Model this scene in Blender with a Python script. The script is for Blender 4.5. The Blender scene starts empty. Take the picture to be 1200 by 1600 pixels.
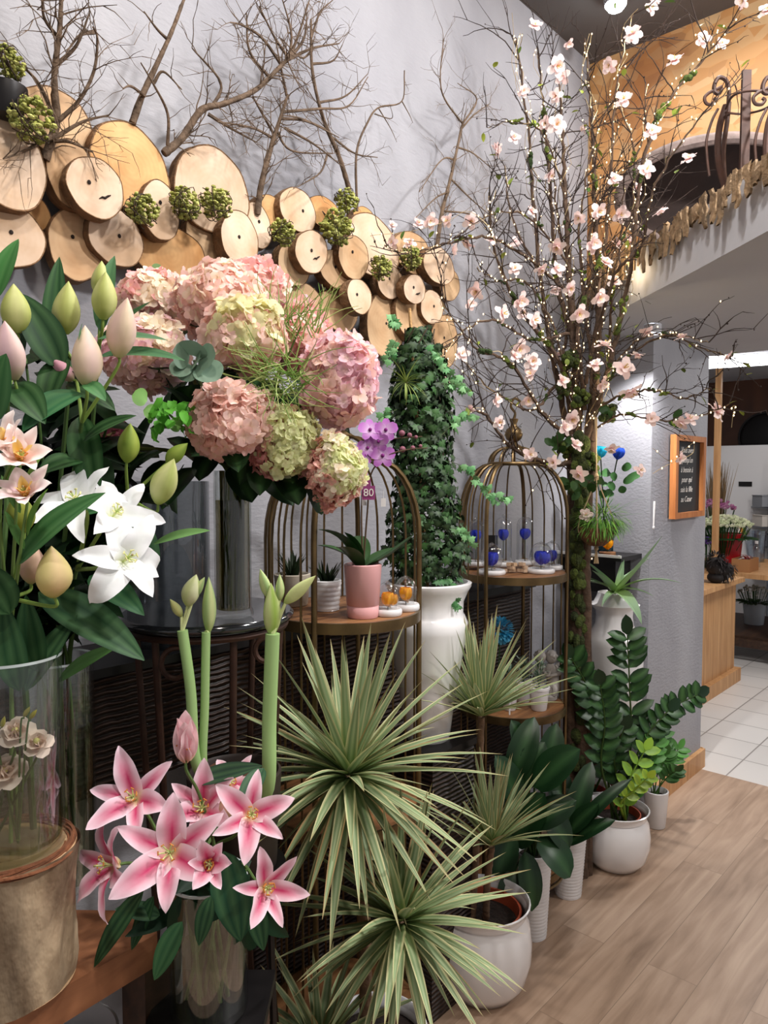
import bpy, math, random
from mathutils import Vector as V, Matrix
random.seed(11)
R = random.random
U = random.uniform
PI = math.pi
sc = bpy.context.scene
COL = sc.collection

# ---------------------------------------------------------------- camera
F = 1150.0
CAM = V((0, 0, 1.6))
PITCH = math.atan(60 / F)
YAW = math.radians(42.4)                 # view direction, from +x towards +y
FWD = V((math.cos(YAW), math.sin(YAW), 0))
RGT = V((math.sin(YAW), -math.cos(YAW), 0))
UP = V((0, 0, 1))
cd = bpy.data.cameras.new('camera')
cam = bpy.data.objects.new('camera', cd)
COL.objects.link(cam)
cam.location = CAM
cam.rotation_euler = (PI / 2 - PITCH, 0, YAW - PI / 2)
cd.sensor_fit = 'VERTICAL'
cd.sensor_height = 24
cd.lens = F * 24 / 1600
cd.clip_start = 0.02
sc.camera = cam

# ---------------------------------------------------------------- world, lights, exposure
sc.view_settings.view_transform = 'Standard'
sc.view_settings.look = 'None'
sc.view_settings.gamma = 1
sc.view_settings.use_curve_mapping = False
sc.view_settings.exposure = 0.42
sc.cycles.use_denoising = True
sc.cycles.transparent_max_bounces = 24
sc.cycles.max_bounces = 8
sc.cycles.caustics_reflective = False
sc.cycles.caustics_refractive = False
sc.cycles.sample_clamp_indirect = 4
w = bpy.data.worlds.new('world')
sc.world = w
w.use_nodes = True
w.node_tree.nodes['Background'].inputs[0].default_value = (1.0, 0.975, 0.99, 1)
w.node_tree.nodes['Background'].inputs[1].default_value = 0.30


def light(kind, loc, energy, color=(1, 1, 1), size=.2, target=None, angle=None, blend=.5):
    l = bpy.data.lights.new('lamp', kind)
    l.energy = energy
    l.color = color
    if kind == 'AREA':
        l.shape = 'DISK'
        l.size = size
    else:
        l.shadow_soft_size = size
    if kind == 'SPOT':
        l.spot_size = math.radians(angle or 60)
        l.spot_blend = blend
    o = bpy.data.objects.new('lamp_light', l)
    o.location = loc
    d = V(target) - V(loc) if target else V((0, 0, -1))
    o.rotation_euler = d.to_track_quat('-Z', 'Y').to_euler()
    COL.objects.link(o)
    return o


WARM = (1, .9, .8)
COOL = (1, .975, .965)
light('AREA', (0.45, 0.80, 3.54), 13, WARM, .16, (0.6, 1.25, 1.2))
light('AREA', (1.35, 0.75, 3.54), 16, COOL, .16, (1.5, 1.2, .8))
light('AREA', (2.35, 0.35, 3.54), 16, COOL, .16, (2.4, .9, 0))
light('AREA', (2.97, 1.05, 3.50), 5, COOL, .12, (2.5, 0.9, 0))
light('AREA', (1.9, -0.6, 3.55), 52, COOL, .25, (2.4, 1.2, .6))
light('AREA', (0.3, -0.7, 3.55), 16, WARM, .25, (0.9, .9, .9))
light('SPOT', (0.25, 0.1, 3.5), 60, (.94, .97, 1), .05, (0.44, 1.0, 1.45), 13, .7)     # ceiling spot on the white lilies
light('SPOT', (3.10, 1.30, 2.20), 60, COOL, .015, (3.38, 1.46, 1.60), 80, .9)     # soffit spot beside the pillar
light('AREA', (3.0, -0.4, 2.2), 17, COOL, .3, (3.3, 1.2, .6))
light('AREA', (5.3, 0.9, 2.45), 24, COOL, .6, (5.3, 1.4, 0))
for g_ in ((2.60, 1.25, 1.95), (2.62, 1.22, 2.35), (2.60, 1.20, 1.68)):
    light('POINT', g_, .8, (1, .78, .5), .03)          # glow of the fairy lights
light('AREA', (7.2, 2.0, 2.45), 7, COOL, .5, (7.2, 2.3, 0))


# ---------------------------------------------------------------- helpers
def ray(px, py):
    a, b = (px - 600) / F, (800 - py) / F
    fw = FWD * math.cos(PITCH) - UP * math.sin(PITCH)
    up = FWD * math.sin(PITCH) + UP * math.cos(PITCH)
    return fw + RGT * a + up * b


def P(px, py, hd):                        # point seen at a pixel, at a horizontal distance
    d = ray(px, py)
    return CAM + d * (hd / d.dot(FWD))


def Pz(px, hd, z):                        # point in a pixel column at a known height
    py = 740 + (1.6 - z) / hd * F
    p = P(px, py, hd)
    return V((p.x, p.y, z))


W = 1.75                                  # left wall plane


def WP(px, py, off=0.0):
    d = ray(px, py)
    return CAM + d * ((W - off) / d.y)


def lin(c):
    return c / 12.92 if c <= .04045 else ((c + .055) / 1.055) ** 2.4


def H(h):
    h = h.lstrip('#')
    return tuple(lin(int(h[i:i + 2], 16) / 255) for i in (0, 2, 4))


def mix(a, b, t):
    t = max(0, min(1, t))
    return tuple(a[i] * (1 - t) + b[i] * t for i in range(3))


def jit(c, a=.12):
    k = 1 + U(-a, a)
    return tuple(max(0, x * k) for x in c)


class MB:
    def __init__(s):
        s.v, s.f, s.c = [], [], []

    def add(s, vs, fs, cs=None):
        o = len(s.v)
        s.v += vs
        s.f += [tuple(i + o for i in f) for f in fs]
        if cs is None:
            cs = (1, 1, 1)
        s.c += ([cs] * len(vs) if isinstance(cs, tuple) else cs)

    def tube(s, pts, r, n=6, col=None, cap=True):
        pts = [V(p) for p in pts]
        m = len(pts)
        rr = r if isinstance(r, (list, tuple)) else [r] * m
        t0 = (pts[1] - pts[0]).normalized()
        a = t0.orthogonal().normalized()
        vs = []
        for i in range(m):
            t = (pts[min(i + 1, m - 1)] - pts[max(i - 1, 0)])
            t = t.normalized() if t.length > 1e-9 else t0
            a = (a - t * a.dot(t))
            a = a.normalized() if a.length > 1e-6 else t.orthogonal().normalized()
            b = t.cross(a)
            for k in range(n):
                q = 2 * PI * k / n
                vs.append(pts[i] + (a * math.cos(q) + b * math.sin(q)) * rr[i])
        fs = []
        for i in range(m - 1):
            for k in range(n):
                k2 = (k + 1) % n
                fs.append((i * n + k, i * n + k2, (i + 1) * n + k2, (i + 1) * n + k))
        if cap:
            fs.append(tuple(range(n))[::-1])
            fs.append(tuple((m - 1) * n + k for k in range(n)))
        s.add(vs, fs, col)

    def lathe(s, prof, at, n=28, M=None, col=None, close=False, colf=None):
        M = M or Matrix.Identity(3)
        at = V(at)
        vs, cs = [], []
        for (r, z) in prof:
            for k in range(n):
                q = 2 * PI * k / n
                vs.append(at + M @ V((r * math.cos(q), r * math.sin(q), z)))
                cs.append(colf(r, z, q) if colf else (col or (1, 1, 1)))
        m = len(prof)
        fs = []
        for i in range(m - 1 + (1 if close else 0)):
            j = (i + 1) % m
            for k in range(n):
                k2 = (k + 1) % n
                fs.append((i * n + k, i * n + k2, j * n + k2, j * n + k))
        s.add(vs, fs, cs)

    def ell(s, c, r, n=14, m=9, M=None, col=None, f=None):
        M = M or Matrix.Identity(3)
        c = V(c)
        r = r if isinstance(r, tuple) else (r, r, r)
        vs, cs = [], []
        for i in range(m + 1):
            th = PI * i / m
            for k in range(n):
                q = 2 * PI * k / n
                u = V((math.sin(th) * math.cos(q), math.sin(th) * math.sin(q), math.cos(th)))
                kf = f(u) if f else 1
                vs.append(c + M @ V((u.x * r[0] * kf, u.y * r[1] * kf, u.z * r[2] * kf)))
        fs = [(i * n + k, (i + 1) * n + k, (i + 1) * n + (k + 1) % n, i * n + (k + 1) % n) for i in range(m) for k in range(n)]
        s.add(vs, fs, col)

    def box(s, c, size, rz=0.0, M=None, col=None):
        M = M or Matrix.Rotation(rz, 3, 'Z')
        c = V(c)
        vs = [c + M @ V((x * size[0] / 2, y * size[1] / 2, z * size[2] / 2)) for x in (-1, 1) for y in (-1, 1) for z in (-1, 1)]
        s.add(vs, [(0, 1, 3, 2), (4, 6, 7, 5), (0, 4, 5, 1), (2, 3, 7, 6), (0, 2, 6, 4), (1, 5, 7, 3)], col)

    def prism(s, poly, z0, z1, col=None):
        n = len(poly)
        vs = [V((x, y, z0)) for x, y in poly] + [V((x, y, z1)) for x, y in poly]
        fs = [tuple(range(n))[::-1], tuple(range(n, 2 * n))] + [(i, (i + 1) % n, n + (i + 1) % n, n + i) for i in range(n)]
        s.add(vs, fs, col)

    def leaf(s, b, d, up, L, Wd, bend=0.0, prof=None, colf=None, fold=.25, nl=7, nw=1, wave=0.0, twist=0.0, wf=2.0):
        d = V(d).normalized()
        sd = d.cross(V(up))
        if sd.length < 1e-4:
            sd = d.orthogonal()
        sd.normalize()
        nr = sd.cross(d)
        prof = prof or LANCE
        p = V(b)
        vs, cs = [], []
        ph = U(0, 6)
        for i in range(nl + 1):
            t = i / nl
            a = bend * t
            dr = d * math.cos(a) - nr * math.sin(a)
            nn = nr * math.cos(a) + d * math.sin(a)
            s2 = sd
            if twist:
                s2 = sd * math.cos(twist * t) + nn * math.sin(twist * t)
                nn = nn * math.cos(twist * t) - sd * math.sin(twist * t)
            if i:
                p = p + dr * (L / nl)
            h = Wd * prof(t) / 2
            for j in range(-nw, nw + 1):
                x = j / nw
                off = fold * h * abs(x) + (wave * Wd * math.sin(t * PI * 2 * wf + ph + (x > 0) * 1.7) * abs(x) if wave else 0)
                vs.append(p + s2 * (h * x) + nn * off)
                cs.append(colf(t, x) if colf else (1, 1, 1))
        c = 2 * nw + 1
        fs = [(i * c + j, i * c + j + 1, (i + 1) * c + j + 1, (i + 1) * c + j) for i in range(nl) for j in range(2 * nw)]
        s.add(vs, fs, cs)
        return p

    def leaf2(s, b, t, Wd, arch=.6, up=None, **k):      # a leaf from base to tip, arched
        b, t = V(b), V(t)
        d = (t - b)
        L = d.length
        d.normalize()
        up = V(up) if up is not None else V((0, 0, 1))
        sd = d.cross(up)
        if sd.length < .05:
            sd = RGT.copy()
        sd.normalize()
        nr = sd.cross(d)
        a = arch / 2
        d0 = d * math.cos(a) + nr * math.sin(a)
        L2 = L * (a / math.sin(a) if abs(a) > .01 else 1)
        s.leaf(b, d0, sd.cross(d0), L2, Wd, arch, **k)

    def build(s, name, m, parent=None, org=None, smooth=True, ang=45):
        o0 = worldloc(parent) if parent else V((0, 0, 0))
        loc = V(org) if org is not None else (o0 if parent else V((0, 0, 0)))
        me = bpy.data.meshes.new(name)
        me.from_pydata([v - loc for v in s.v], [], s.f)
        at = me.color_attributes.new('Col', 'FLOAT_COLOR', 'POINT')
        at.data.foreach_set('color', [x for c in s.c for x in (c[0], c[1], c[2], 1.0)])
        if smooth:
            me.polygons.foreach_set('use_smooth', [True] * len(me.polygons))
            me.set_sharp_from_angle(angle=math.radians(ang))
        me.materials.append(m)
        me.update()
        o = bpy.data.objects.new(name, me)
        o.location = loc - o0
        COL.objects.link(o)
        if parent:
            o.parent = parent
        return o


def worldloc(o):
    l = V((0, 0, 0))
    while o is not None:
        l += V(o.location)
        o = o.parent
    return l


LANCE = lambda t: math.sin(PI * min(1, t ** .8)) ** .75 if 0 < t < 1 else 0.02
OVAL = lambda t: math.sqrt(max(0.0004, 1 - (2 * t - 1) ** 2))
STRAP = lambda t: min(1, .55 + t * 3) * (1 - t ** 2.2) + .01
PETAL = lambda t: max(.12, math.sin(PI * (0.08 + .92 * t ** .85)) ** .7) if t < 1 else .03
BROAD = lambda t: (max(0, math.sin(PI * min(1, t ** .9)))) ** .55 if 0 < t < 1 else 0.02
ROUND = lambda t: max(.25, math.sqrt(max(0, 1 - (1.7 * (t - .58)) ** 2))) if t < 1 else .45


def rv():
    return V((U(-1, 1), U(-1, 1), U(-1, 1)))


def thing(name, label, cat, loc, group=None):
    o = bpy.data.objects.new(name, None)
    COL.objects.link(o)
    o.location = V(loc)
    o.empty_display_size = .05
    return tag(o, label, cat, group)


def tag(o, label=None, cat=None, group=None, kind=None):
    for k, v in (('label', label), ('category', cat), ('group', group), ('kind', kind)):
        if v:
            o[k] = v
    return o


def copy_tree(o, parent=None):
    kids = [c for c in COL.objects if c.parent == o]
    c = o.copy()
    COL.objects.link(c)
    if parent:
        c.parent = parent
    for k in kids:
        copy_tree(k, c)
    return c


def smoothpath(pts, k=5):
    pts = [V(p) for p in pts]
    if len(pts) < 3:
        return [pts[0].lerp(pts[-1], i / k) for i in range(k + 1)]
    q = [pts[0] * 2 - pts[1]] + pts + [pts[-1] * 2 - pts[-2]]
    out = []
    for i in range(1, len(q) - 2):
        a, b, c, d = q[i - 1:i + 3]
        for j in range(k):
            t = j / k
            out.append(.5 * ((2 * b) + (c - a) * t + (2 * a - 5 * b + 4 * c - d) * t * t + (3 * b - a - 3 * c + d) * t ** 3))
    out.append(pts[-1])
    return out


def taper(n, a, b):
    return [a + (b - a) * i / (n - 1) for i in range(n)]


def grow(mb, p, d, L, r, lvl, jt=.22, clamp=None, nodes=None, prob=.45, col=None, nmin=4, spread=.9, buds=0.0):
    n = max(nmin, int(L / .028))
    pts = [V(p)]
    d = V(d).normalized()
    for i in range(n):
        d = (d + rv() * jt).normalized()
        q = pts[-1] + d * (L / n)
        if clamp:
            q = clamp(q)
        pts.append(q)
        if lvl > 0 and R() < prob:
            dd = (d + rv() * spread).normalized()
            grow(mb, q, dd, L * U(.3, .6), r * .6, lvl - 1, jt, clamp, nodes, prob, col, 3, spread, buds)
        if buds and R() < buds:
            mb.ell(q + rv() * .003, U(.002, .0035), 5, 3, col=col)
    mb.tube(pts, taper(len(pts), r, r * .35), 4 if r < .004 else 6, col)
    if nodes is not None:
        nodes.append(pts)
    return pts


# ---------------------------------------------------------------- materials
def mat(name, col=None, rough=.5, metal=0.0, attr=False, noise=None, bump=None, spec=.5, trans=0.0, coat=0.0, sheen=0.0):
    m = bpy.data.materials.new(name)
    m.use_nodes = True
    nt = m.node_tree
    N, L = nt.nodes, nt.links
    b = N['Principled BSDF']
    b.inputs['Roughness'].default_value = rough
    b.inputs['Metallic'].default_value = metal
    b.inputs['Specular IOR Level'].default_value = spec
    b.inputs['Coat Weight'].default_value = coat
    src = None
    if col:
        b.inputs['Base Color'].default_value = (*col, 1)
    tc = N.new('ShaderNodeTexCoord')
    if attr:
        a = N.new('ShaderNodeAttribute')
        a.attribute_name = 'Col'
        src = a.outputs['Color']
    if noise:                              # (scale, dark factor, (stretch xyz), detail)
        mp = N.new('ShaderNodeMapping')
        mp.inputs['Scale'].default_value = noise[2] if len(noise) > 2 else (1, 1, 1)
        L.new(tc.outputs['Object'], mp.inputs[0])
        n = N.new('ShaderNodeTexNoise')
        n.inputs['Scale'].default_value = noise[0]
        n.inputs['Detail'].default_value = 5
        L.new(mp.outputs[0], n.inputs['Vector'])
        rp = N.new('ShaderNodeValToRGB')
        rp.color_ramp.elements[0].position = .3
        rp.color_ramp.elements[1].position = .7
        rp.color_ramp.elements[0].color = (*(noise[1] if isinstance(noise[1], tuple) else (noise[1],) * 3), 1)
        rp.color_ramp.elements[1].color = (1, 1, 1, 1)
        L.new(n.outputs['Fac'], rp.inputs[0])
        mx = N.new('ShaderNodeMix')
        mx.data_type = 'RGBA'
        mx.blend_type = 'MULTIPLY'
        mx.inputs[0].default_value = 1
        L.new(rp.outputs[0], mx.inputs['B'])
        if src:
            L.new(src, mx.inputs['A'])
        else:
            mx.inputs['A'].default_value = (*col, 1)
        src = mx.outputs['Result']
    if src:
        L.new(src, b.inputs['Base Color'])
    if bump:                               # (scale, strength, distance, stretch)
        mp = N.new('ShaderNodeMapping')
        mp.inputs['Scale'].default_value = bump[3] if len(bump) > 3 else (1, 1, 1)
        L.new(tc.outputs['Object'], mp.inputs[0])
        n = N.new('ShaderNodeTexNoise')
        n.inputs['Scale'].default_value = bump[0]
        n.inputs['Detail'].default_value = 4
        L.new(mp.outputs[0], n.inputs['Vector'])
        bp = N.new('ShaderNodeBump')
        bp.inputs['Strength'].default_value = bump[1]
        bp.inputs['Distance'].default_value = bump[2]
        L.new(n.outputs['Fac'], bp.inputs['Height'])
        L.new(bp.outputs[0], b.inputs['Normal'])
    if trans:
        tl = N.new('ShaderNodeBsdfTranslucent')
        if src:
            L.new(src, tl.inputs[0])
        else:
            tl.inputs[0].default_value = (*col, 1)
        ms = N.new('ShaderNodeMixShader')
        ms.inputs[0].default_value = trans
        L.new(b.outputs[0], ms.inputs[1])
        L.new(tl.outputs[0], ms.inputs[2])
        L.new(ms.outputs[0], N['Material Output'].inputs[0])
    return m


def emis(name, col, st):
    m = bpy.data.materials.new(name)
    m.use_nodes = True
    b = m.node_tree.nodes['Principled BSDF']
    b.inputs['Base Color'].default_value = (*col, 1)
    b.inputs['Emission Color'].default_value = (*col, 1)
    b.inputs['Emission Strength'].default_value = st
    return m


def thinglass(name, tint=(1, 1, 1), refl=.12, maxr=.9):
    m = bpy.data.materials.new(name)
    m.use_nodes = True
    nt = m.node_tree
    N, L = nt.nodes, nt.links
    N.remove(N['Principled BSDF'])
    t = N.new('ShaderNodeBsdfTransparent')
    t.inputs[0].default_value = (*tint, 1)
    g = N.new('ShaderNodeBsdfGlossy')
    g.inputs['Roughness'].default_value = .03
    lw = N.new('ShaderNodeLayerWeight')
    lw.inputs[0].default_value = .25
    mr = N.new('ShaderNodeMapRange')
    mr.inputs['To Min'].default_value = refl * .35
    mr.inputs['To Max'].default_value = maxr * .6
    L.new(lw.outputs['Facing'], mr.inputs['Value'])
    pw = N.new('ShaderNodeMath')
    pw.operation = 'POWER'
    pw.inputs[1].default_value = 1.0
    L.new(mr.outputs[0], pw.inputs[0])
    s = N.new('ShaderNodeMixShader')
    L.new(pw.outputs[0], s.inputs[0])
    L.new(t.outputs[0], s.inputs[1])
    L.new(g.outputs[0], s.inputs[2])
    L.new(s.outputs[0], N['Material Output'].inputs[0])
    return m


M_ = {}
M_['petal'] = mat('petal', attr=True, rough=.5, trans=.25, spec=.3, bump=(90, .12, .002))
M_['leafm'] = mat('leaf', attr=True, rough=.5, trans=.12, spec=.2)
M_['glossleaf'] = mat('glossy_leaf', attr=True, rough=.36, spec=.35)
M_['ivy'] = mat('ivy_leaf', attr=True, rough=.5, spec=.3)
M_['softpetal'] = mat('soft_petal', attr=True, rough=.6, trans=.42, spec=.2)
M_['matte'] = mat('matte', attr=True, rough=.75)
M_['ceramic'] = mat('white_ceramic', H('#e6e4e4'), .16, spec=.6, coat=.4)
M_['plasticw'] = mat('white_pot', H('#dddbdb'), .35)
M_['soil'] = mat('soil', H('#2b1e17'), .95, noise=(60, .35), bump=(80, .8, .01))
M_['terra'] = mat('terracotta', H('#a8492c'), .7)
M_['gold'] = mat('antique_gold', H('#7d6644'), .38, .8, noise=(14, .5))
M_['iron'] = mat('rusty_iron', H('#45291c'), .6, .25, noise=(25, .5), bump=(60, .3, .003))
M_['black'] = mat('black_metal', H('#171415'), .4, .3)
M_['bark'] = mat('bark', attr=True, rough=.9, noise=(38, .5), bump=(45, .9, .01))
M_['barkd'] = mat('slice_bark', H('#8a6848'), .95, noise=(60, .5), bump=(60, .9, .01))
M_['moss'] = mat('moss', attr=True, rough=.95, noise=(70, .45), bump=(120, 1, .01))
M_['glass'] = thinglass('clear_glass', (.97, .985, .98))
M_['water'] = thinglass('water', (.80, .82, .70), .1, .5)
M_['olivewater'] = thinglass('olive_water', (.55, .50, .33), .08, .4)
M_['dome'] = thinglass('dome_glass', (.96, .97, .98), .2, 1)


def wood(name, c1, c2, sc_=(1, 14, 14), s=2.2, rough=.55, bump=.2):
    m = mat(name, c1, rough)
    nt = m.node_tree
    N, L = nt.nodes, nt.links
    tc = N.new('ShaderNodeTexCoord')
    mp = N.new('ShaderNodeMapping')
    mp.inputs['Scale'].default_value = sc_
    L.new(tc.outputs['Object'], mp.inputs[0])
    n = N.new('ShaderNodeTexNoise')
    n.inputs['Scale'].default_value = s
    n.inputs['Detail'].default_value = 8
    n.inputs['Distortion'].default_value = .8
    L.new(mp.outputs[0], n.inputs[0])
    rp = N.new('ShaderNodeValToRGB')
    rp.color_ramp.elements[0].position = .3
    rp.color_ramp.elements[1].position = .68
    rp.color_ramp.elements[0].color = (*c1, 1)
    rp.color_ramp.elements[1].color = (*c2, 1)
    L.new(n.outputs['Fac'], rp.inputs[0])
    L.new(rp.outputs[0], N['Principled BSDF'].inputs['Base Color'])
    bp = N.new('ShaderNodeBump')
    bp.inputs['Strength'].default_value = bump
    bp.inputs['Distance'].default_value = .003
    L.new(n.outputs['Fac'], bp.inputs['Height'])
    L.new(bp.outputs[0], N['Principled BSDF'].inputs['Normal'])
    return m


M_['shelf'] = wood('shelf_wood', H('#5f3c22'), H('#94673f'))
M_['oak'] = wood('oak', H('#a8794c'), H('#c99c6c'), (14, 14, 1))
M_['orangewood'] = wood('orange_wood', H('#9c5a2c'), H('#c07c44'), (14, 14, 1))
M_['redwood'] = wood('raw_plank', H('#6a4028'), H('#a06a46'), (2, 10, 10))
M_['darkwood'] = wood('dark_wood', H('#2f2019'), H('#4c3527'))
M_['backwood'] = wood('back_panelling', H('#3f2416'), H('#6b4027'), (1, 1, .3))


def slice_mat(name, c1, c2, c3):
    m = mat(name, c1, .7)
    nt = m.node_tree
    N, L = nt.nodes, nt.links
    tc = N.new('ShaderNodeTexCoord')
    oi = N.new('ShaderNodeObjectInfo')
    ad = N.new('ShaderNodeVectorMath')
    L.new(tc.outputs['Object'], ad.inputs[0])
    cmb = N.new('ShaderNodeCombineXYZ')
    mu = N.new('ShaderNodeMath')
    mu.operation = 'MULTIPLY'
    mu.inputs[1].default_value = 30
    L.new(oi.outputs['Random'], mu.inputs[0])
    L.new(mu.outputs[0], cmb.inputs[2])
    L.new(mu.outputs[0], cmb.inputs[0])
    L.new(cmb.outputs[0], ad.inputs[1])
    wv = N.new('ShaderNodeTexWave')
    wv.wave_type = 'RINGS'
    wv.rings_direction = 'Y'
    wv.inputs['Scale'].default_value = 26
    wv.inputs['Distortion'].default_value = 1.6
    wv.inputs['Detail'].default_value = 2
    L.new(tc.outputs['Object'], wv.inputs[0])
    n = N.new('ShaderNodeTexNoise')
    n.inputs['Scale'].default_value = 9
    n.inputs['Detail'].default_value = 5
    L.new(ad.outputs[0], n.inputs[0])
    r1 = N.new('ShaderNodeValToRGB')
    r1.color_ramp.elements[0].position = .33
    r1.color_ramp.elements[1].position = .66
    r1.color_ramp.elements[0].color = (*c1, 1)
    r1.color_ramp.elements[1].color = (*c2, 1)
    L.new(n.outputs['Fac'], r1.inputs[0])
    mx = N.new('ShaderNodeMix')
    mx.data_type = 'RGBA'
    mx.inputs['B'].default_value = (*c3, 1)
    L.new(r1.outputs[0], mx.inputs['A'])
    m2 = N.new('ShaderNodeMath')
    m2.operation = 'MULTIPLY'
    m2.inputs[1].default_value = .07
    L.new(wv.outputs['Fac'], m2.inputs[0])
    L.new(m2.outputs[0], mx.inputs[0])
    L.new(mx.outputs['Result'], N['Principled BSDF'].inputs['Base Color'])
    return m


M_['slice_pale'] = slice_mat('pale_slice', H('#bb9a78'), H('#dac2aa'), H('#b98f66'))
M_['slice_tan'] = slice_mat('tan_slice', H('#b68f66'), H('#ccac86'), H('#94683c'))
M_['slice_orange'] = slice_mat('orange_slice', H('#bb8348'), H('#d8ac74'), H('#8a5425'))


def wall_mat():
    m = mat('plaster_wall', H('#a5a5aa'), .85, noise=(1.7, (.56, .56, .58), (1, 1, .45)))
    nt = m.node_tree
    N, L = nt.nodes, nt.links
    tc = N.new('ShaderNodeTexCoord')
    n = N.new('ShaderNodeTexNoise')
    n.inputs['Scale'].default_value = 70
    n.inputs['Detail'].default_value = 3
    mp = N.new('ShaderNodeMapping')
    mp.inputs['Scale'].default_value = (.6, 1, 1.4)
    L.new(tc.outputs['Object'], mp.inputs[0])
    L.new(mp.outputs[0], n.inputs[0])
    bp = N.new('ShaderNodeBump')
    bp.inputs['Strength'].default_value = .35
    bp.inputs['Distance'].default_value = .006
    L.new(n.outputs['Fac'], bp.inputs['Height'])
    L.new(bp.outputs[0], N['Principled BSDF'].inputs['Normal'])
    return m


M_['wall'] = wall_mat()
M_['white'] = mat('white_paint', H('#b4b4b8'), .7, noise=(2, .9), bump=(60, .15, .003))
M_['ceil'] = mat('dark_ceiling', H('#6c6967'), .9, noise=(2, .8))


def floor_mat():
    m = mat('laminate', H('#b49c86'), .42)
    nt = m.node_tree
    N, L = nt.nodes, nt.links
    b = N['Principled BSDF']
    tc = N.new('ShaderNodeTexCoord')
    br = N.new('ShaderNodeTexBrick')
    br.offset = .37
    br.inputs['Scale'].default_value = 1
    br.inputs['Brick Width'].default_value = 1.15
    br.inputs['Row Height'].default_value = .155
    br.inputs['Mortar Size'].default_value = .0012
    br.inputs['Mortar Smooth'].default_value = .3
    br.inputs['Color1'].default_value = (.0, .0, .0, 1)
    br.inputs['Color2'].default_value = (1, 1, 1, 1)
    br.inputs['Mortar'].default_value = (.5, .5, .5, 1)
    L.new(tc.outputs['Object'], br.inputs[0])
    ad = N.new('ShaderNodeVectorMath')
    ad.operation = 'MULTIPLY_ADD'
    ad.inputs[1].default_value = (7, 5, 3)
    L.new(br.outputs['Color'], ad.inputs[0])
    L.new(tc.outputs['Object'], ad.inputs[2])

    def noise(sx, sy, s, d, dist=0.0):
        mp = N.new('ShaderNodeMapping')
        mp.inputs['Scale'].default_value = (sx, sy, 1)
        L.new(ad.outputs[0], mp.inputs[0])
        n = N.new('ShaderNodeTexNoise')
        n.inputs['Scale'].default_value = s
        n.inputs['Detail'].default_value = d
        n.inputs['Distortion'].default_value = dist
        L.new(mp.outputs[0], n.inputs[0])
        return n
    n1 = noise(1.2, 13, 2.0, 10, .7)
    n2 = noise(.9, 2.6, 1.5, 8, .3)
    rp = N.new('ShaderNodeValToRGB')
    e = rp.color_ramp.elements
    e[0].position, e[0].color = .32, (*H('#806753'), 1)
    e[1].position, e[1].color = .68, (*H('#c4aa94'), 1)
    x = e.new(.5)
    x.color = (*H('#a98e78'), 1)
    av = N.new('ShaderNodeMath')
    av.operation = 'ADD'
    h1 = N.new('ShaderNodeMath')
    h1.operation = 'MULTIPLY'
    h1.inputs[1].default_value = .5
    h2 = N.new('ShaderNodeMath')
    h2.operation = 'MULTIPLY'
    h2.inputs[1].default_value = .5
    L.new(n1.outputs['Fac'], h1.inputs[0])
    L.new(n2.outputs['Fac'], h2.inputs[0])
    L.new(h1.outputs[0], av.inputs[0])
    L.new(h2.outputs[0], av.inputs[1])
    L.new(av.outputs[0], rp.inputs[0])
    mx = N.new('ShaderNodeMix')
    mx.data_type = 'RGBA'
    mx.inputs['B'].default_value = (*H('#86705d'), 1)
    L.new(br.outputs['Fac'], mx.inputs[0])
    L.new(rp.outputs[0], mx.inputs['A'])
    L.new(mx.outputs['Result'], b.inputs['Base Color'])
    return m


def tile_mat():
    m = mat('floor_tile', H('#d8d5d2'), .3)
    nt = m.node_tree
    N, L = nt.nodes, nt.links
    tc = N.new('ShaderNodeTexCoord')
    br = N.new('ShaderNodeTexBrick')
    br.offset = 0
    br.inputs['Scale'].default_value = 1
    br.inputs['Brick Width'].default_value = .31
    br.inputs['Row Height'].default_value = .31
    br.inputs['Mortar Size'].default_value = .004
    br.inputs['Color1'].default_value = (*H('#dedad6'), 1)
    br.inputs['Color2'].default_value = (*H('#d3cfcb'), 1)
    br.inputs['Mortar'].default_value = (*H('#8f8a86'), 1)
    L.new(tc.outputs['Object'], br.inputs[0])
    L.new(br.outputs['Color'], N['Principled BSDF'].inputs['Base Color'])
    return m


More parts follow.
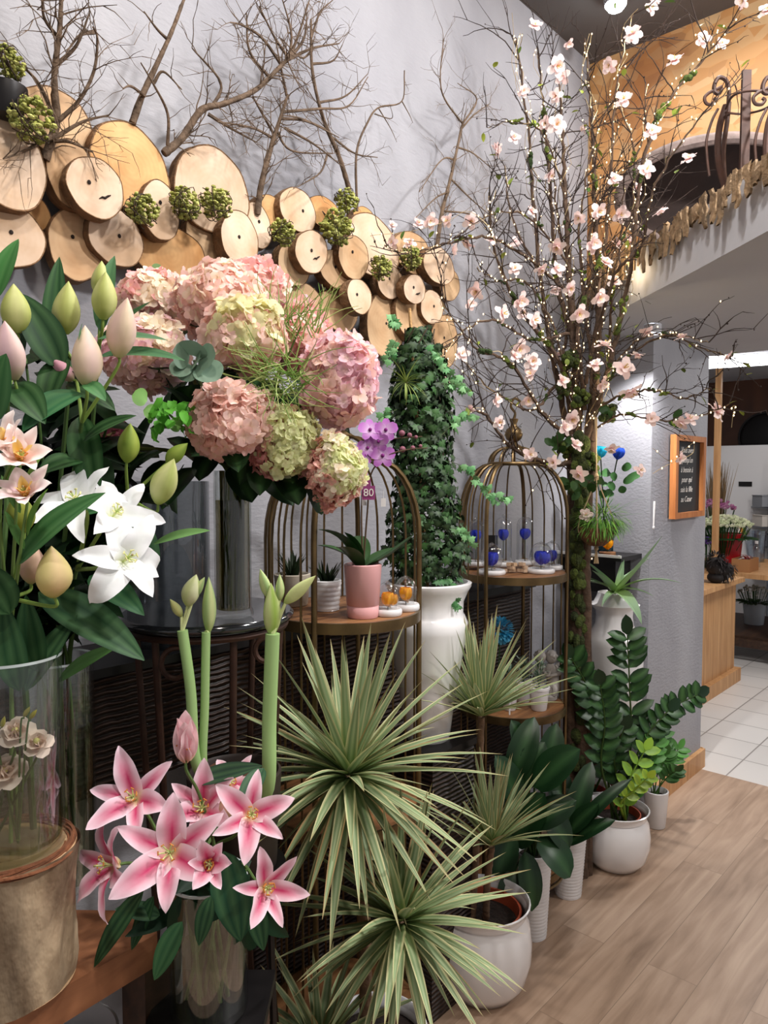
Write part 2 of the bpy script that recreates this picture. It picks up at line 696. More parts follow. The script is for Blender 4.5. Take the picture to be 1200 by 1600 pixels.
def osb_mat():
    m = mat('strand_board', H('#b9814c'), .6)
    nt = m.node_tree
    N, L = nt.nodes, nt.links
    tc = N.new('ShaderNodeTexCoord')
    n = N.new('ShaderNodeTexNoise')
    n.inputs['Scale'].default_value = 4
    mp = N.new('ShaderNodeMapping')
    mp.inputs['Scale'].default_value = (1, 1.0, 1.6)
    L.new(tc.outputs['Object'], mp.inputs[0])
    mm = N.new('ShaderNodeMix')
    mm.data_type = 'RGBA'
    mm.inputs[0].default_value = .12
    L.new(mp.outputs[0], mm.inputs['A'])
    L.new(n.outputs['Color'], mm.inputs['B'])
    vo = N.new('ShaderNodeTexVoronoi')
    vo.inputs['Scale'].default_value = 16
    L.new(mm.outputs['Result'], vo.inputs[0])
    rp = N.new('ShaderNodeValToRGB')
    e = rp.color_ramp.elements
    e[0].color = (*H('#a87a4e'), 1)
    e[1].color = (*H('#c7a478'), 1)
    x = e.new(.4)
    x.color = (*H('#c08a52'), 1)
    L.new(vo.outputs['Color'], rp.inputs[0])
    n2 = N.new('ShaderNodeTexNoise')
    n2.inputs['Scale'].default_value = 2.5
    n2.inputs['Detail'].default_value = 6
    L.new(tc.outputs['Object'], n2.inputs[0])
    r2 = N.new('ShaderNodeValToRGB')
    r2.color_ramp.elements[0].position = .32
    r2.color_ramp.elements[0].color = (.62, .5, .42, 1)
    r2.color_ramp.elements[1].position = .5
    L.new(n2.outputs['Fac'], r2.inputs[0])
    mu = N.new('ShaderNodeMix')
    mu.data_type = 'RGBA'
    mu.blend_type = 'MULTIPLY'
    mu.inputs[0].default_value = 1
    L.new(rp.outputs[0], mu.inputs['A'])
    L.new(r2.outputs[0], mu.inputs['B'])
    L.new(mu.outputs['Result'], N['Principled BSDF'].inputs['Base Color'])
    return m


def wicker_mat():
    m = mat('dark_wicker', H('#2a1f1b'), .45)
    nt = m.node_tree
    N, L = nt.nodes, nt.links
    tc = N.new('ShaderNodeTexCoord')
    wv = N.new('ShaderNodeTexWave')
    wv.wave_type = 'BANDS'
    wv.bands_direction = 'Z'
    wv.inputs['Scale'].default_value = 22
    wv.inputs['Distortion'].default_value = 2.5
    wv.inputs['Detail'].default_value = 2
    L.new(tc.outputs['Object'], wv.inputs[0])
    rp = N.new('ShaderNodeValToRGB')
    rp.color_ramp.elements[0].color = (*H('#120c0a'), 1)
    rp.color_ramp.elements[1].color = (*H('#493831'), 1)
    L.new(wv.outputs['Fac'], rp.inputs[0])
    L.new(rp.outputs[0], N['Principled BSDF'].inputs['Base Color'])
    bp = N.new('ShaderNodeBump')
    bp.inputs['Strength'].default_value = 1
    bp.inputs['Distance'].default_value = .01
    L.new(wv.outputs['Fac'], bp.inputs['Height'])
    L.new(bp.outputs[0], N['Principled BSDF'].inputs['Normal'])
    return m


M_['floor'] = floor_mat()
M_['tile'] = tile_mat()
M_['osb'] = osb_mat()
M_['wicker'] = wicker_mat()


# ================================================================ SETTING
def struct(name, mb, m, smooth=False):
    return tag(mb.build(name, m, smooth=smooth), kind='structure')


b = MB(); b.box((1.0, 0, -.02), (6.1, 5, .04)); b.box((1.0, 1.8, -.021), (6.1, .3, .04)); struct('floor', b, M_['floor'])
b = MB(); b.box((7.05, .5, -.02), (6.0, 7, .04)); struct('floor_tiles', b, M_['tile'])
b = MB(); b.box((.7, W + .06, 1.8), (5.4, .12, 3.6)); struct('wall_left', b, M_['wall'])
b = MB(); b.prism([(3.36, 1.39), (4.09, 1.39), (4.09, 1.86), (3.36, 1.86)], 0, 2.30); struct('wall_pillar', b, M_['wall'])
b = MB(); b.box((3.46, 0.2, 3.0), (.08, 3.6, 1.3)); struct('wall_gallery', b, M_['osb'])
b = MB(); b.box((1.5, 0, 3.64), (6.4, 5, .08)); struct('ceiling', b, M_['ceil'])
SLAB = [(3.40, 1.80), (3.05, 1.52), (2.72, 1.22), (2.40, .86), (2.13, .57), (1.86, .22), (1.7, -.2), (1.62, -1.5), (4.2, -1.5), (4.2, 1.80)]
b = MB(); b.prism(SLAB, 2.24, 2.42); struct('ceiling_mezzanine', b, M_['white'])
b = MB(); b.box((9.3, 2.0, 1.4), (.1, 5, 2.8)); struct('wall_back', b, M_['backwood'])
b = MB(); b.box((6.7, 3.9, 1.4), (5.2, .1, 2.8)); struct('wall_back_left', b, M_['white'])
b = MB(); b.box((6.75, 1, 2.72), (5.1, 6, .06)); struct('ceiling_back', b, M_['white'])
b = MB(); b.box((4.24, .6, 2.56), (.06, 4.2, .30)); struct('trim_1', b, M_['white'])
b = MB(); b.box((3.74, 1.378, .05), (.72, .024, .10)); b.box((4.10, 1.56, .05), (.02, .36, .10)); struct('baseboard_pillar', b, M_['oak'])
p0 = Pz(1113, 6.1, 0)
b = MB(); b.box((p0.x, p0.y, 1.3), (.04, .045, 2.6)); struct('trim_2', b, M_['oak'])

# fluorescent tube in the back room
a0, a1 = P(1100, 567, 5.0), P(1225, 560, 5.4)
t = thing('tube_light', 'long white fluorescent tube light glowing in the back room beyond the pillar', 'light', (a0 + a1) / 2)
b = MB(); b.tube([a0, a1], .042, 10); b.build('tube', emis('tube_glow', (.95, .98, 1), 5), t)
b = MB(); b.tube([a0 + V((0, 0, .07)), a1 + V((0, 0, .07))], .03, 4); b.build('housing', M_['white'], t)
b = MB()
for q in (a0.lerp(a1, .2), a0.lerp(a1, .8)):
    b.tube([q + V((0, 0, .07)), V((q.x, q.y, 2.69))], .006, 6)
b.build('hanger', M_['white'], t)

# ceiling spot and soffit spot
pl = P(962, 6, 3.17)
t = thing('ceiling_spotlight', 'bright white ceiling spotlight above the blossom branches', 'light', (pl.x, pl.y, 3.6))
b = MB(); b.lathe([(.0, 3.55), (.045, 3.55), (.055, 3.6)], (pl.x, pl.y, 0)); b.build('housing', M_['white'], t)
b = MB(); b.lathe([(.0001, 3.549), (.042, 3.546), (.03, 3.53), (.0001, 3.522)], (pl.x, pl.y, 0)); b.build('bulb', emis('spot_glow', (.9, .96, 1), 45), t)
pl = Pz(1020, 3.2, 2.24)
t = thing('recessed_spotlight', 'small bright recessed spotlight in the white soffit beside the pillar', 'light', (pl.x, pl.y, 2.24))
b = MB(); b.lathe([(.024, 2.238), (.036, 2.238), (.036, 2.2), (.034, 2.236)], (pl.x, pl.y, 0)); b.build('ring', M_['white'], t)
b = MB(); b.lathe([(.0001, 2.232), (.026, 2.234)], (pl.x, pl.y, 0)); b.build('bulb', emis('spot_glow2', (.9, .95, 1), 30), t)

# bark strip fringe on the gallery edge
t = thing('bark_edging', 'ragged strips of pale brown bark fixed along the edge of the gallery', 'decoration', (2.4, .86, 2.35))
edge = [V((x, y, 0)) for x, y in SLAB[1:7]]
edge = [V((3.28, 1.70, 0))] + edge
pathe = smoothpath(edge, 14)
strips = []
dist = 0
for i in range(len(pathe) - 1):
    a, c = pathe[i], pathe[i + 1]
    L = (c - a).length
    n = max(1, int(L / .016))
    for k in range(n):
        strips.append((a.lerp(c, (k + R()) / n), (c - a).normalized()))
cnt = 0
rest = MB()
strips.sort(key=lambda s: (s[0] - V((2.3, .7, 0))).length)
for (p, d) in strips:
    nn = V((d.y, -d.x, 0))
    if nn.dot(V((-1, 1, 0))) < 0:
        nn = -nn
    tgt = MB() if cnt < 95 else rest
    hh = U(.05, .11)
    z1 = 2.425 + U(-.01, .02)
    wd = U(.014, .032)
    k = U(.7, 1.15)
    c0 = tuple(x * k for x in H('#9d8160'))
    fs, vs = [], []
    o = p + nn * U(.008, .024)
    m = 4
    for i in range(m + 1):
        z = z1 - hh * i / m
        ww = wd * (1 if i < m else U(.3, .9)) * U(.8, 1.1)
        q = o + nn * U(0, .01) + d * U(-.004, .004)
        for s_ in (0, .007):
            vs += [V((q.x, q.y, z)) - d * ww / 2 + nn * s_, V((q.x, q.y, z + U(-.008, .008))) + d * ww / 2 + nn * s_]
    for i in range(m):
        j = i * 4
        fs += [(j, j + 1, j + 5, j + 4), (j + 2, j + 6, j + 7, j + 3), (j, j + 4, j + 6, j + 2), (j + 1, j + 3, j + 7, j + 5)]
    tgt.add(vs, fs, c0)
    if cnt < 95:
        tgt.build('bark_strip', M_['bark'], t)
    cnt += 1
if rest.v:
    tag(rest.build('bark_strips', M_['bark'], t), kind='stuff')

# ================================================================ LOG SLICES ON THE WALL
slices = [  # px, py, rx, ry, tone, layer, label
 (15, 257, 60, 69, 'p', 3, 'large pale log slice cut by the left edge of the photo'),
 (14, 366, 57, 50, 'p', 2, 'pale log slice directly below the large one at the left edge'),
 (86, 190, 58, 56, 't', 1, 'log slice behind the bare upright branch at upper left'),
 (112, 272, 38, 53, 't', 2, 'medium log slice half hidden behind the smaller knotted front slice'),
 (150, 293, 43, 46, 'p', 4, 'pale oval log slice with a central knot and a small crack, in front'),
 (205, 262, 61, 68, 'o', 2, 'orange-toned log slice with a dark crack at its right rim'),
 (251, 329, 29, 46, 'p', 3, 'narrow oval log slice between two green moss balls'),
 (333, 298, 55, 65, 'p', 2, 'large pale log slice behind a pair of green moss balls'),
 (121, 383, 42, 58, 't', 1, 'yellowish log slice partly behind its right neighbour, above the lily buds'),
 (182, 371, 42, 45, 'p', 2, 'pale log slice right of the yellowish one, under the knotted oval slice'),
 (268, 398, 56, 42, 'o', 1, 'dark orange log slice lowest behind the pink hydrangeas'),
 (325, 365, 31, 44, 't', 1, 'shaded log slice under the pair of moss balls'),
 (375, 372, 30, 43, 'p', 3, 'pale oval log slice right below the large pale one'),
 (402, 352, 22, 36, 'p', 2, 'narrow pale log slice peeking from behind at mid wall'),
 (428, 443, 20, 28, 'p', 2, 'small pale log slice peeking out above the hydrangeas'),
 (421, 333, 24, 28, 'o', 1, 'dark reddish log slice at the foot of a thin upright branch'),
 (466, 328, 28, 36, 'p', 2, 'pale leaning log slice with a dark knot, top of the middle cluster'),
 (487, 393, 23, 33, 'p', 4, 'small oval log slice in front with a tiny crack'),
 (506, 331, 24, 24, 'o', 1, 'small tan log slice behind the double moss tuft'),
 (460, 412, 25, 34, 't', 2, 'brown-edged log slice under a mossy tuft in the middle cluster'),
 (524, 420, 23, 29, 't', 2, 'shaded log slice below the double moss tuft'),
 (583, 384, 37, 51, 'p', 1, 'large pale log slice with fairy lights in front of it'),
 (553, 402, 23, 35, 't', 3, 'oval log slice in front of the large one with fairy lights'),
 (645, 395, 28, 34, 't', 1, 'round log slice behind a moss tuft near the right end'),
 (686, 415, 23, 29, 'p', 3, 'pale log slice at the upper right end of the cluster'),
 (562, 463, 20, 28, 'p', 4, 'two-toned small log slice lying in front, lower middle'),
 (610, 440, 21, 27, 'p', 2, 'pale log slice beside the moss tufts at the lower right'),
 (648, 452, 17, 22, 'p', 4, 'smallest pale log slice with a thin crack, in front'),
 (675, 480, 16, 26, 'p', 3, 'small upright oval log slice near the right end'),
 (702, 444, 14, 27, 't', 1, 'thin shaded log slice at the right end'),
 (603, 508, 30, 50, 't', 1, 'large tan log slice lowest in the right cluster, left of the ivy'),
 (643, 492, 24, 40, 't', 2, 'tan log slice straight above the ivy column'),
 (694, 535, 20, 44, 't', 1, 'tall narrow log slice behind the right side of the ivy'),
 (475, 476, 33, 33, 't', 1, 'shaded tan log slice behind the grassy air plant'),
 (530, 484, 28, 35, 't', 1, 'dull tan log slice right of the grassy air plant'),
 (40, 330, 40, 30, 'o', 0, 'dark log slice wedged behind the pair at the left edge'),
 (570, 345, 18, 22, 'o', 0, 'small dark slice behind the large one with fairy lights'),
]
for (px, py, rx, ry, tone, lay, lab) in slices:
    off = .012 + lay * .022
    th = .034
    c = WP(px, py, off + th)
    wx = (WP(px + rx, py, off + th) - WP(px - rx, py, off + th)).length / 2
    wz = (WP(px, py - ry, off + th) - WP(px, py + ry, off + th)).length / 2
    t = thing('log_slice', lab, 'log slice', c, 'sawn log slices on the wall')
    n = 40
    rot = Matrix.Rotation(U(-.10, .10), 3, 'X') @ Matrix.Rotation(U(-.10, .06), 3, 'Z')
    ph = [U(0, 6) for _ in range(3)]
    f1 = lambda q: 1 + .03 * math.sin(2 * q + ph[0]) + .02 * math.sin(3 * q + ph[1]) + .012 * math.sin(7 * q + ph[2])
    fb = MB()
    vs = [c + rot @ V((0, -.001, 0))]
    for ring in (.5, .97):
        for k in range(n):
            q = 2 * PI * k / n
            vs.append(c + rot @ V((wx * f1(q) * math.cos(q) * ring, 0, wz * f1(q) * math.sin(q) * ring)))
    fs = [(0, 1 + k, 1 + (k + 1) % n) for k in range(n)] + [(1 + k, 1 + n + k, 1 + n + (k + 1) % n, 1 + (k + 1) % n) for k in range(n)]
    fb.add(vs, fs)
    fb.build('sawn_face', M_['slice_' + {'p': 'pale', 't': 'tan', 'o': 'orange'}[tone]], t)
    bb = MB()
    vs = []
    for (y, s_) in ((0.0, .968), (-.001, 1.0), (th * .5, 1.02), (th, 1.0), (th, .1)):
        for k in range(n):
            q = 2 * PI * k / n
            s2 = s_ + (.012 * math.sin(13 * q + ph[1]) if y >= 0 and s_ > .97 else 0)
            vs.append(c + rot @ V((wx * f1(q) * math.cos(q) * s2, y, wz * f1(q) * math.sin(q) * s2)))
    fs = [(i * n + k, (i + 1) * n + k, (i + 1) * n + (k + 1) % n, i * n + (k + 1) % n) for i in range(4) for k in range(n)]
    bb.add(vs, fs)
    bb.build('bark_ring', M_['barkd'], t, ang=70)
    # knot and crack
    if tone != 'o' and R() < .7:
        k = MB()
        q0 = c + rot @ V((wx * U(-.25, .25), -.002, wz * U(.0, .3)))
        k.ell(q0, (.0045, .0015, .005), 8, 5)
        k.build('knot', M_['soil'], t)
    if lab.find('crack') >= 0:
        k = MB()
        sx = .55 if tone == 'o' else .1
        pts = [c + rot @ V((wx * (sx + i * .1), -.001, wz * (-.35 + .03 * math.sin(i * 2.2) + i * .05))) for i in range(5)]
        k.tube(pts, [.0008, .0025, .003, .0025, .001], 5)
        k.build('crack', M_['soil'], t)


# moss tufts on the slices
def mosstuft(px, py, r, lab, off=.15, col='#8d9a3c'):
    c = WP(px, py, off)
    rr = r * c.dot(FWD) / F
    t = thing('moss_tuft', lab, 'moss', c, 'green lichen tufts on the log slices')
    b = MB()
    for k in range(150):
        u = rv()
        while u.length > 1 or u.length < .2:
            u = rv()
        u = V((u.x, u.y * .8 - .1, u.z))
        q = c + u * rr * .95
        cc = jit(mix(H('#b4b85c'), H('#e0e08c') if R() < .5 else H('#78823a'), R() * .8), .2)
        b.ell(q, (rr * U(.10, .17), rr * U(.10, .17), rr * U(.07, .13)), 6, 4, col=cc)
    b.build('lichen', M_['moss'], t)
    s = MB()
    for k in range(9):
        u = V((U(-1, 1), U(-.3, .5), U(-1, 1))).normalized()
        v = u.orthogonal().normalized()
        pts = [c + (u * math.cos(q) + v * math.sin(q)) * rr * U(.85, 1.05) for q in [i * PI / 6 for i in range(7)]]
        s.tube(smoothpath(pts, 2), .0012, 4, H('#3b2b1c'))
    s.tube([c, WP(px, py + r * .3, .06)], rr * .18, 5, H('#3b2b1c'))
    s.build('twig_loop', M_['bark'], t)


for a in [(48, 188, 36, 'round green moss tuft on twigs left of the forked branch'),
          (14, 100, 26, 'dark green moss tuft in the upper left corner'),
          (221, 329, 27, 'loop-twig moss ball left of the narrow oval slice'),
          (289, 318, 26, 'left moss ball of the pair in front of the large pale slice'),
          (336, 318, 27, 'right moss ball of the pair, ringed by dark twig loops'),
          (441, 364, 22, 'moss tuft on the brown-edged slice of the middle cluster'),
          (541, 315, 20, 'bright green leafy moss tuft under the slender branch'),
          (524, 356, 29, 'broad moss tuft right under the bright leafy one'),
          (594, 419, 20, 'moss tuft left of the last one near the right end'),
          (641, 405, 20, 'moss tuft nearest the right end of the slices')]:
    mosstuft(*a)
c = WP(8, 152, .12)
t = thing('hanging_cup', 'small dark round cup under the corner moss tuft at the left edge', 'cup', c)
b = MB(); b.lathe([(.0, -.045), (.03, -.04), (.042, -.01), (.044, .02), (.04, .02), (.036, -.01), (.0, -.03)], c, 20); b.build('bowl', M_['black'], t)
b = MB(); b.tube([c + V((0, .04, 0)), c + V((0, .12, .01))], .004, 6); b.build('peg', M_['iron'], t)


# ================================================================ BARE BRANCHES ON THE WALL
def wclamp(q):
    q = V(q)
    if q.y > W - .012:
        q.y = W - .012
    if q.y < W - .42:
        q.y = W - .42
    return q


def wallbranch(lab, main, r0, subs, tw=3, prob=.5, twl=.16, off=.09, col='#6a5644'):
    c0 = WP(main[0][0], main[0][1], off)
    t = thing('bare_branch', lab, 'branch', c0, 'bare branches above the log slices')
    m = MB()
    tws = MB()
    cc = H(col)
    pts = smoothpath([WP(x, y, off + .012 * i) for i, (x, y) in enumerate(main)], 7)
    m.tube(pts, [r * U(.9, 1.1) for r in taper(len(pts), r0 * 1.25, r0 * .5)], 8, cc)
    allp = [(pts, r0 * .5)]
    for s_ in subs:
        ps = smoothpath([WP(x, y, off + .02 + .02 * i) for i, (x, y) in enumerate(s_)], 6)
        m.tube(ps, taper(len(ps), r0 * .6, r0 * .2), 6, cc)
        allp.append((ps, r0 * .3))
    for ps, rr in allp:
        for i, p in enumerate(ps):
            if i < 2:
                continue
            if R() < prob:
                d = (ps[i] - ps[i - 1]).normalized()
                dd = d * .6 + V((U(-1, 1), U(-.5, .25), U(-1, 1))) * .9
                grow(tws, p, dd, twl * U(.3, .8), min(rr * .5, .0026), tw - 2, .36, wclamp, None, .55, cc, 4, .9, .0)
    m.build('bough', M_['bark'], t)
    tag(tws.build('twigs', M_['bark'], t), kind='stuff')


wallbranch('thick upright bare branch with a curved side branch, upper left', [(70, 250), (88, 190), (85, 120), (93, 50), (96, -10)], .0085,
           [[(93, 188), (125, 155), (147, 110), (152, 60), (145, 42)], [(84, 212), (40, 235), (5, 248)], [(86, 215), (130, 190), (170, 180)], [(88, 190), (60, 130), (20, 90)], [(85, 220), (110, 222), (145, 238)],
            [(148, 50), (125, 55), (105, 80)], [(90, 100), (120, 70), (140, 20)], [(92, 60), (70, 30), (65, -5)]], 3, .62, .17)
wallbranch('smooth slanting branch rising from the orange log slice', [(207, 192), (222, 150), (243, 105), (268, 50), (289, -5)], .0075,
           [[(262, 228), (262, 178), (240, 132), (220, 98)], [(240, 130), (255, 112), (284, 140)], [(226, 150), (205, 135), (192, 138)], [(262, 62), (245, 45), (225, 18)]], 2, .3, .11)
wallbranch('thick crooked branch reaching right into a dense twiggy crown', [(256, 240), (285, 215), (315, 172), (350, 162), (400, 140), (440, 102), (452, 92)], .0085,
           [[(452, 92), (430, 60), (405, 10)], [(452, 92), (455, 50), (440, -5)], [(452, 92), (468, 50), (485, -5)], [(452, 92), (490, 75), (530, 68)], [(440, 102), (410, 60), (380, 40), (360, 35)],
            [(325, 178), (360, 200), (400, 222)], [(330, 170), (345, 130), (300, 75)], [(452, 92), (475, 60), (480, 20)], [(420, 120), (390, 80), (385, 20)]], 3, .8, .15)
wallbranch('slender forked branch rising at the middle of the wall', [(402, 335), (408, 290), (425, 225), (438, 185), (450, 148)], .0075,
           [[(428, 210), (400, 160), (395, 150)], [(440, 185), (480, 190), (530, 215)], [(425, 215), (395, 200), (340, 190)], [(440, 175), (500, 170), (545, 165), (575, 120)], [(448, 150), (440, 110), (430, 60)],
            [(445, 200), (490, 225), (535, 260)], [(430, 200), (455, 235), (520, 240)]], 3, .6, .15)
wallbranch('long bare branch leaning left, ending above the leafy tuft', [(546, 297), (530, 245), (505, 185), (488, 110), (486, 30)], .0065,
           [[(520, 215), (555, 240), (590, 246)], [(500, 160), (540, 150), (575, 115)], [(488, 100), (520, 95), (535, 70)], [(515, 205), (470, 185), (440, 180)], [(512, 240), (500, 270), (465, 292)], [(487, 80), (470, 90), (440, 60)], [(486, 60), (500, 20), (520, 0)]], 3, .6, .13)
wallbranch('thin arching branch with a drooping tip, centre of the wall', [(558, 330), (557, 240), (575, 190), (592, 168), (628, 158), (632, 110)], .0035,
           [[(628, 158), (640, 180), (645, 192)], [(592, 170), (610, 200), (620, 222)], [(585, 178), (612, 185), (610, 165)]], 2, .25, .07)
wallbranch('upright bare branch near the corner, left of the blossom tree', [(683, 385), (690, 335), (706, 270), (720, 205), (724, 190)], .0065,
           [[(724, 195), (695, 155), (688, 120), (693, 60)], [(722, 200), (740, 180), (765, 162)], [(715, 230), (740, 240), (770, 265)], [(712, 250), (690, 250), (655, 300)], [(705, 280), (735, 310), (770, 340)],
            [(722, 195), (745, 155), (715, 130)], [(700, 300), (680, 310), (650, 340)], [(695, 330), (735, 335), (765, 355)]], 3, .75, .15, col='#77624e')

# ================================================================ DARK WICKER ALONG THE WALL
t = thing('wicker_chest', 'dark woven wicker chest standing against the wall behind the cages', 'chest', (1.9, 1.68, 0))
b = MB(); b.box((1.93, 1.675, .57), (1.5, .12, 1.10)); b.build('body', M_['wicker'], t, smooth=False)
b = MB(); b.box((1.93, 1.67, 1.14), (1.54, .14, .03)); b.build('lid', M_['black'], t, smooth=False)
for x in (1.22, 2.64):
    b = MB(); b.box((x, 1.67, .01), (.05, .1, .02)); b.build('foot', M_['black'], t, smooth=False)
t = thing('wicker_basket', 'long dark wicker hamper on the wall below the glass-topped table', 'basket', (.7, 1.66, 1.0))
b = MB(); b.box((.70, 1.63, 1.03), (.94, .22, .26)); b.build('body', M_['wicker'], t, smooth=False)
b = MB(); b.box((.70, 1.625, 1.17), (.98, .24, .02))
HV = V((.985, 1.625, 1.181)); b.build('lid', M_['black'], t, smooth=False)
for x in (.26, 1.14):
    b = MB(); b.box((x, 1.66, .45), (.03, .16, .90)); b.build('leg', M_['black'], t, smooth=False)


# ================================================================ BIRD CAGES
def cage(center, Rr, lab, shelves, a0, finial=True, posts=(185, 305, 20, 100), gap=(198, 292), hookside=1):
    c = V((center[0], center[1], 0))
    t = thing('birdcage_stand', lab, 'birdcage stand', c, 'tall golden birdcage display stands')
    G = M_['gold']

    def bar(ang, r, z0, dome=True):
        q = math.radians(ang)
        u = V((math.cos(q), math.sin(q), 0))
        pts = [c + u * Rr + V((0, 0, z)) for z in (z0, .5, 1.0, 1.43)]
        for i in range(1, 8):
            a = i / 7 * PI / 2
            pts.append(c + u * (Rr * (.45 + .55 * math.cos(a))) + V((0, 0, 1.43 + .205 * math.sin(a))))
        return pts

    for a in posts:
        b = MB(); b.tube(bar(a, .007, 0), .0075, 8); b.build('post', G, t)
    for a in range(int(posts[0]) - 340, int(posts[0]), 15):
        an = a % 360
        if gap[0] < an < gap[1] or any(abs((an - p + 180) % 360 - 180) < 6 for p in posts):
            continue
        b = MB(); b.tube(bar(an, .0035, .10), .0034, 5); b.build('bar', G, t)

    def ring(rad, z, r):
        b = MB()
        pts = [c + V((rad * math.cos(2 * PI * k / 40), rad * math.sin(2 * PI * k / 40), z)) for k in range(41)]
        b.tube(pts, r, 7, cap=False)
        b.build('hoop', G, t)
    ring(Rr, .10, .006)
    ring(Rr * .46, 1.637, .0065)
    for k in range(12):
        q = 2 * PI * k / 12
        u = V((math.cos(q), math.sin(q), 0))
        b = MB()
        pts = [c + u * (Rr * (.12 + .34 * math.cos(i / 6 * PI / 2))) + V((0, 0, 1.637 + .06 * math.sin(i / 6 * PI / 2))) for i in range(7)]
        b.tube(pts, .0042, 5)
        b.build('crown_bar', G, t)
    b = MB()
    b.lathe([(0, 1.690), (.030, 1.692), (.032, 1.700), (.014, 1.712), (.012, 1.716), (.028, 1.728), (.034, 1.745), (.028, 1.764), (.014, 1.775), (.011, 1.785), (.016, 1.797), (.017, 1.803), (.006, 1.806), (0, 1.806)], c, 24)
    b.build('finial', G, t)
    b = MB()
    s = RGT
    pts = [c + V((0, 0, 1.80)), c + s * .004 + V((0, 0, 1.825)), c - s * .012 + V((0, 0, 1.85)), c + s * .0 + V((0, 0, 1.878)), c + s * .022 + V((0, 0, 1.868)), c + s * .028 + V((0, 0, 1.845)), c + s * .038 + V((0, 0, 1.835))]
    b.tube(smoothpath(pts, 4), .005, 7)
    b.build('hook', G, t)
    for z in shelves:
        b = MB(); b.lathe([(0, z - .022), (Rr - .006, z - .022), (Rr - .006, z), (0, z)], c, 48)
        s_ = b.build('shelf', M_['shelf'], t)
        b = MB(); b.lathe([(Rr - .006, z - .026), (Rr + .002, z - .026), (Rr + .002, z + .001), (Rr - .006, z + .001)], c, 48, close=True)
        b.build('rim_band', G, s_)
    return t


C1 = (1.365, 1.395)
C2 = (2.36, 1.50)
cage(C1, .205, 'golden birdcage stand nearer the camera, with a pink orchid pot on its shelf', (1.24, .72, .14), 0, posts=(206, 318, 33, 120), gap=(212, 310))
cage(C2, .2, 'golden birdcage stand with a round finial and blue roses, by the blossom tree', (1.234, .735, .14), 0)


# ================================================================ POTS
def pot(parent, c, prof, m, name='pot', ribs=0, soilz=None, n=36):
    b = MB()
    pr = prof
    if ribs:
        out = []
        for i in range(len(prof) - 1):
            (r0, z0), (r1, z1) = prof[i], prof[i + 1]
            k = max(1, int(abs(z1 - z0) / ribs)) * 3
            for j in range(k):
                t_ = j / k
                out.append((r0 + (r1 - r0) * t_ + (.0014 if j % 3 == 1 else 0), z0 + (z1 - z0) * t_))
        out.append(prof[-1])
        pr = out
    rt, zt = pr[-1]
    pr = [(0.0001, pr[0][1])] + pr + [(rt - .005, zt + .002), (rt - .009, zt - .003), (rt - .012, zt - .03)]
    b.lathe(pr, c, n)
    o = b.build(name, m, parent, ang=60)
    if soilz is not None:
        b = MB(); b.lathe([(0.0001, soilz + .004), (rt - .011, soilz)], c, n); b.build('soil', M_['soil'], parent)
    return o


ROUNDPOT = [(.62, 0), (.70, .02), (.88, .15), (.99, .38), (1.0, .56), (.95, .76), (.86, .86), (.85, .90), (.92, .96), (.96, .985), (.97, 1.0)]


def rp(r, h):
    return [(a * r, b_ * h) for a, b_ in ROUNDPOT]


GRN = {'dark': H('#16301a'), 'mid': H('#3f6a34'), 'lite': H('#87ad55'), 'deep': H('#152b19')}


# ---------------- dracaenas
def rosette(parent, c, L, n, up=V((0, 0, 1)), spread=1.0, wd=.014, zmin=-.9, zmax=1.0):
    b = MB()
    for i in range(n):
        k = (i + .5) / n
        z = zmin + (zmax - zmin) * k
        z = max(-.95, min(.98, z + U(-.08, .08)))
        q = i * 2.39996 + U(-.2, .2)
        s = math.sqrt(1 - z * z) * spread
        d = V((s * math.cos(q), s * math.sin(q), z)).normalized()
        g1, g2 = jit(H('#758d63'), .18), jit(H('#a3b189'), .15)
        ed = jit(H('#d8d0a0'), .12) if R() < .85 else H('#b98d62')
        l = L * U(.75, 1.1) * (1 - .12 * max(0, -z))

        def cf(t, x, g1=g1, g2=g2, ed=ed):
            ax = abs(x)
            if ax > .8:
                c_ = ed
            elif ax > .3:
                c_ = g1
            else:
                c_ = g2
            return mix(mix(c_, H('#7fa04a'), max(0, .35 - t) * 1.6), H('#b88f62'), max(0, (t - .93) * 8))
        dd = d
        b.leaf(c + d * .012, (dd + V((0, 0, .12))).normalized(), V((0, 0, 1)) if abs(d.z) < .95 else FWD, l, wd * U(.85, 1.25), U(.1, .55) * (1 - abs(z)) + .05, STRAP, cf, .35, 7, 2)
    return b.build('leaf_rosette', M_['leafm'], parent)


def cane(parent, pts, r0, r1):
    b = MB()
    ps = smoothpath(pts, 10)
    n = len(ps)
    b.tube(ps, [(r0 + (r1 - r0) * i / n) * (1.08 if i % 2 else .95) for i in range(n)], 10, H('#7c6049'))
    return b.build('trunk', M_['bark'], parent)


# big one in front
c1 = P(545, 1212, 1.58)
c2 = P(628, 1440, 1.52)
c3 = P(500, 1640, 1.60)
base = Pz(590, 1.72, 0)
t = thing('potted_dracaena', 'largest variegated dracaena with two huge spiky rosettes beside the pink lilies', 'potted plant', base, 'variegated dracaenas')
pot(t, base, rp(.125, .26), M_['ceramic'], soilz=.22)
bt = base + V((0, 0, .22))
cane(t, [bt + V((-.02, .02, 0)), bt.lerp(c1, .5) + V((.03, .03, 0)), c1], .016, .012)
cane(t, [bt + V((.03, -.02, 0)), bt.lerp(c2, .5) + V((.02, .0, 0)), c2], .014, .012)
cane(t, [bt + V((-.03, -.03, 0)), bt.lerp(c3, .5), c3], .013, .012)
rosette(t, c1, .33, 125, wd=.025)
rosette(t, c2, .28, 95, wd=.024)
rosette(t, c3, .25, 60, wd=.022)
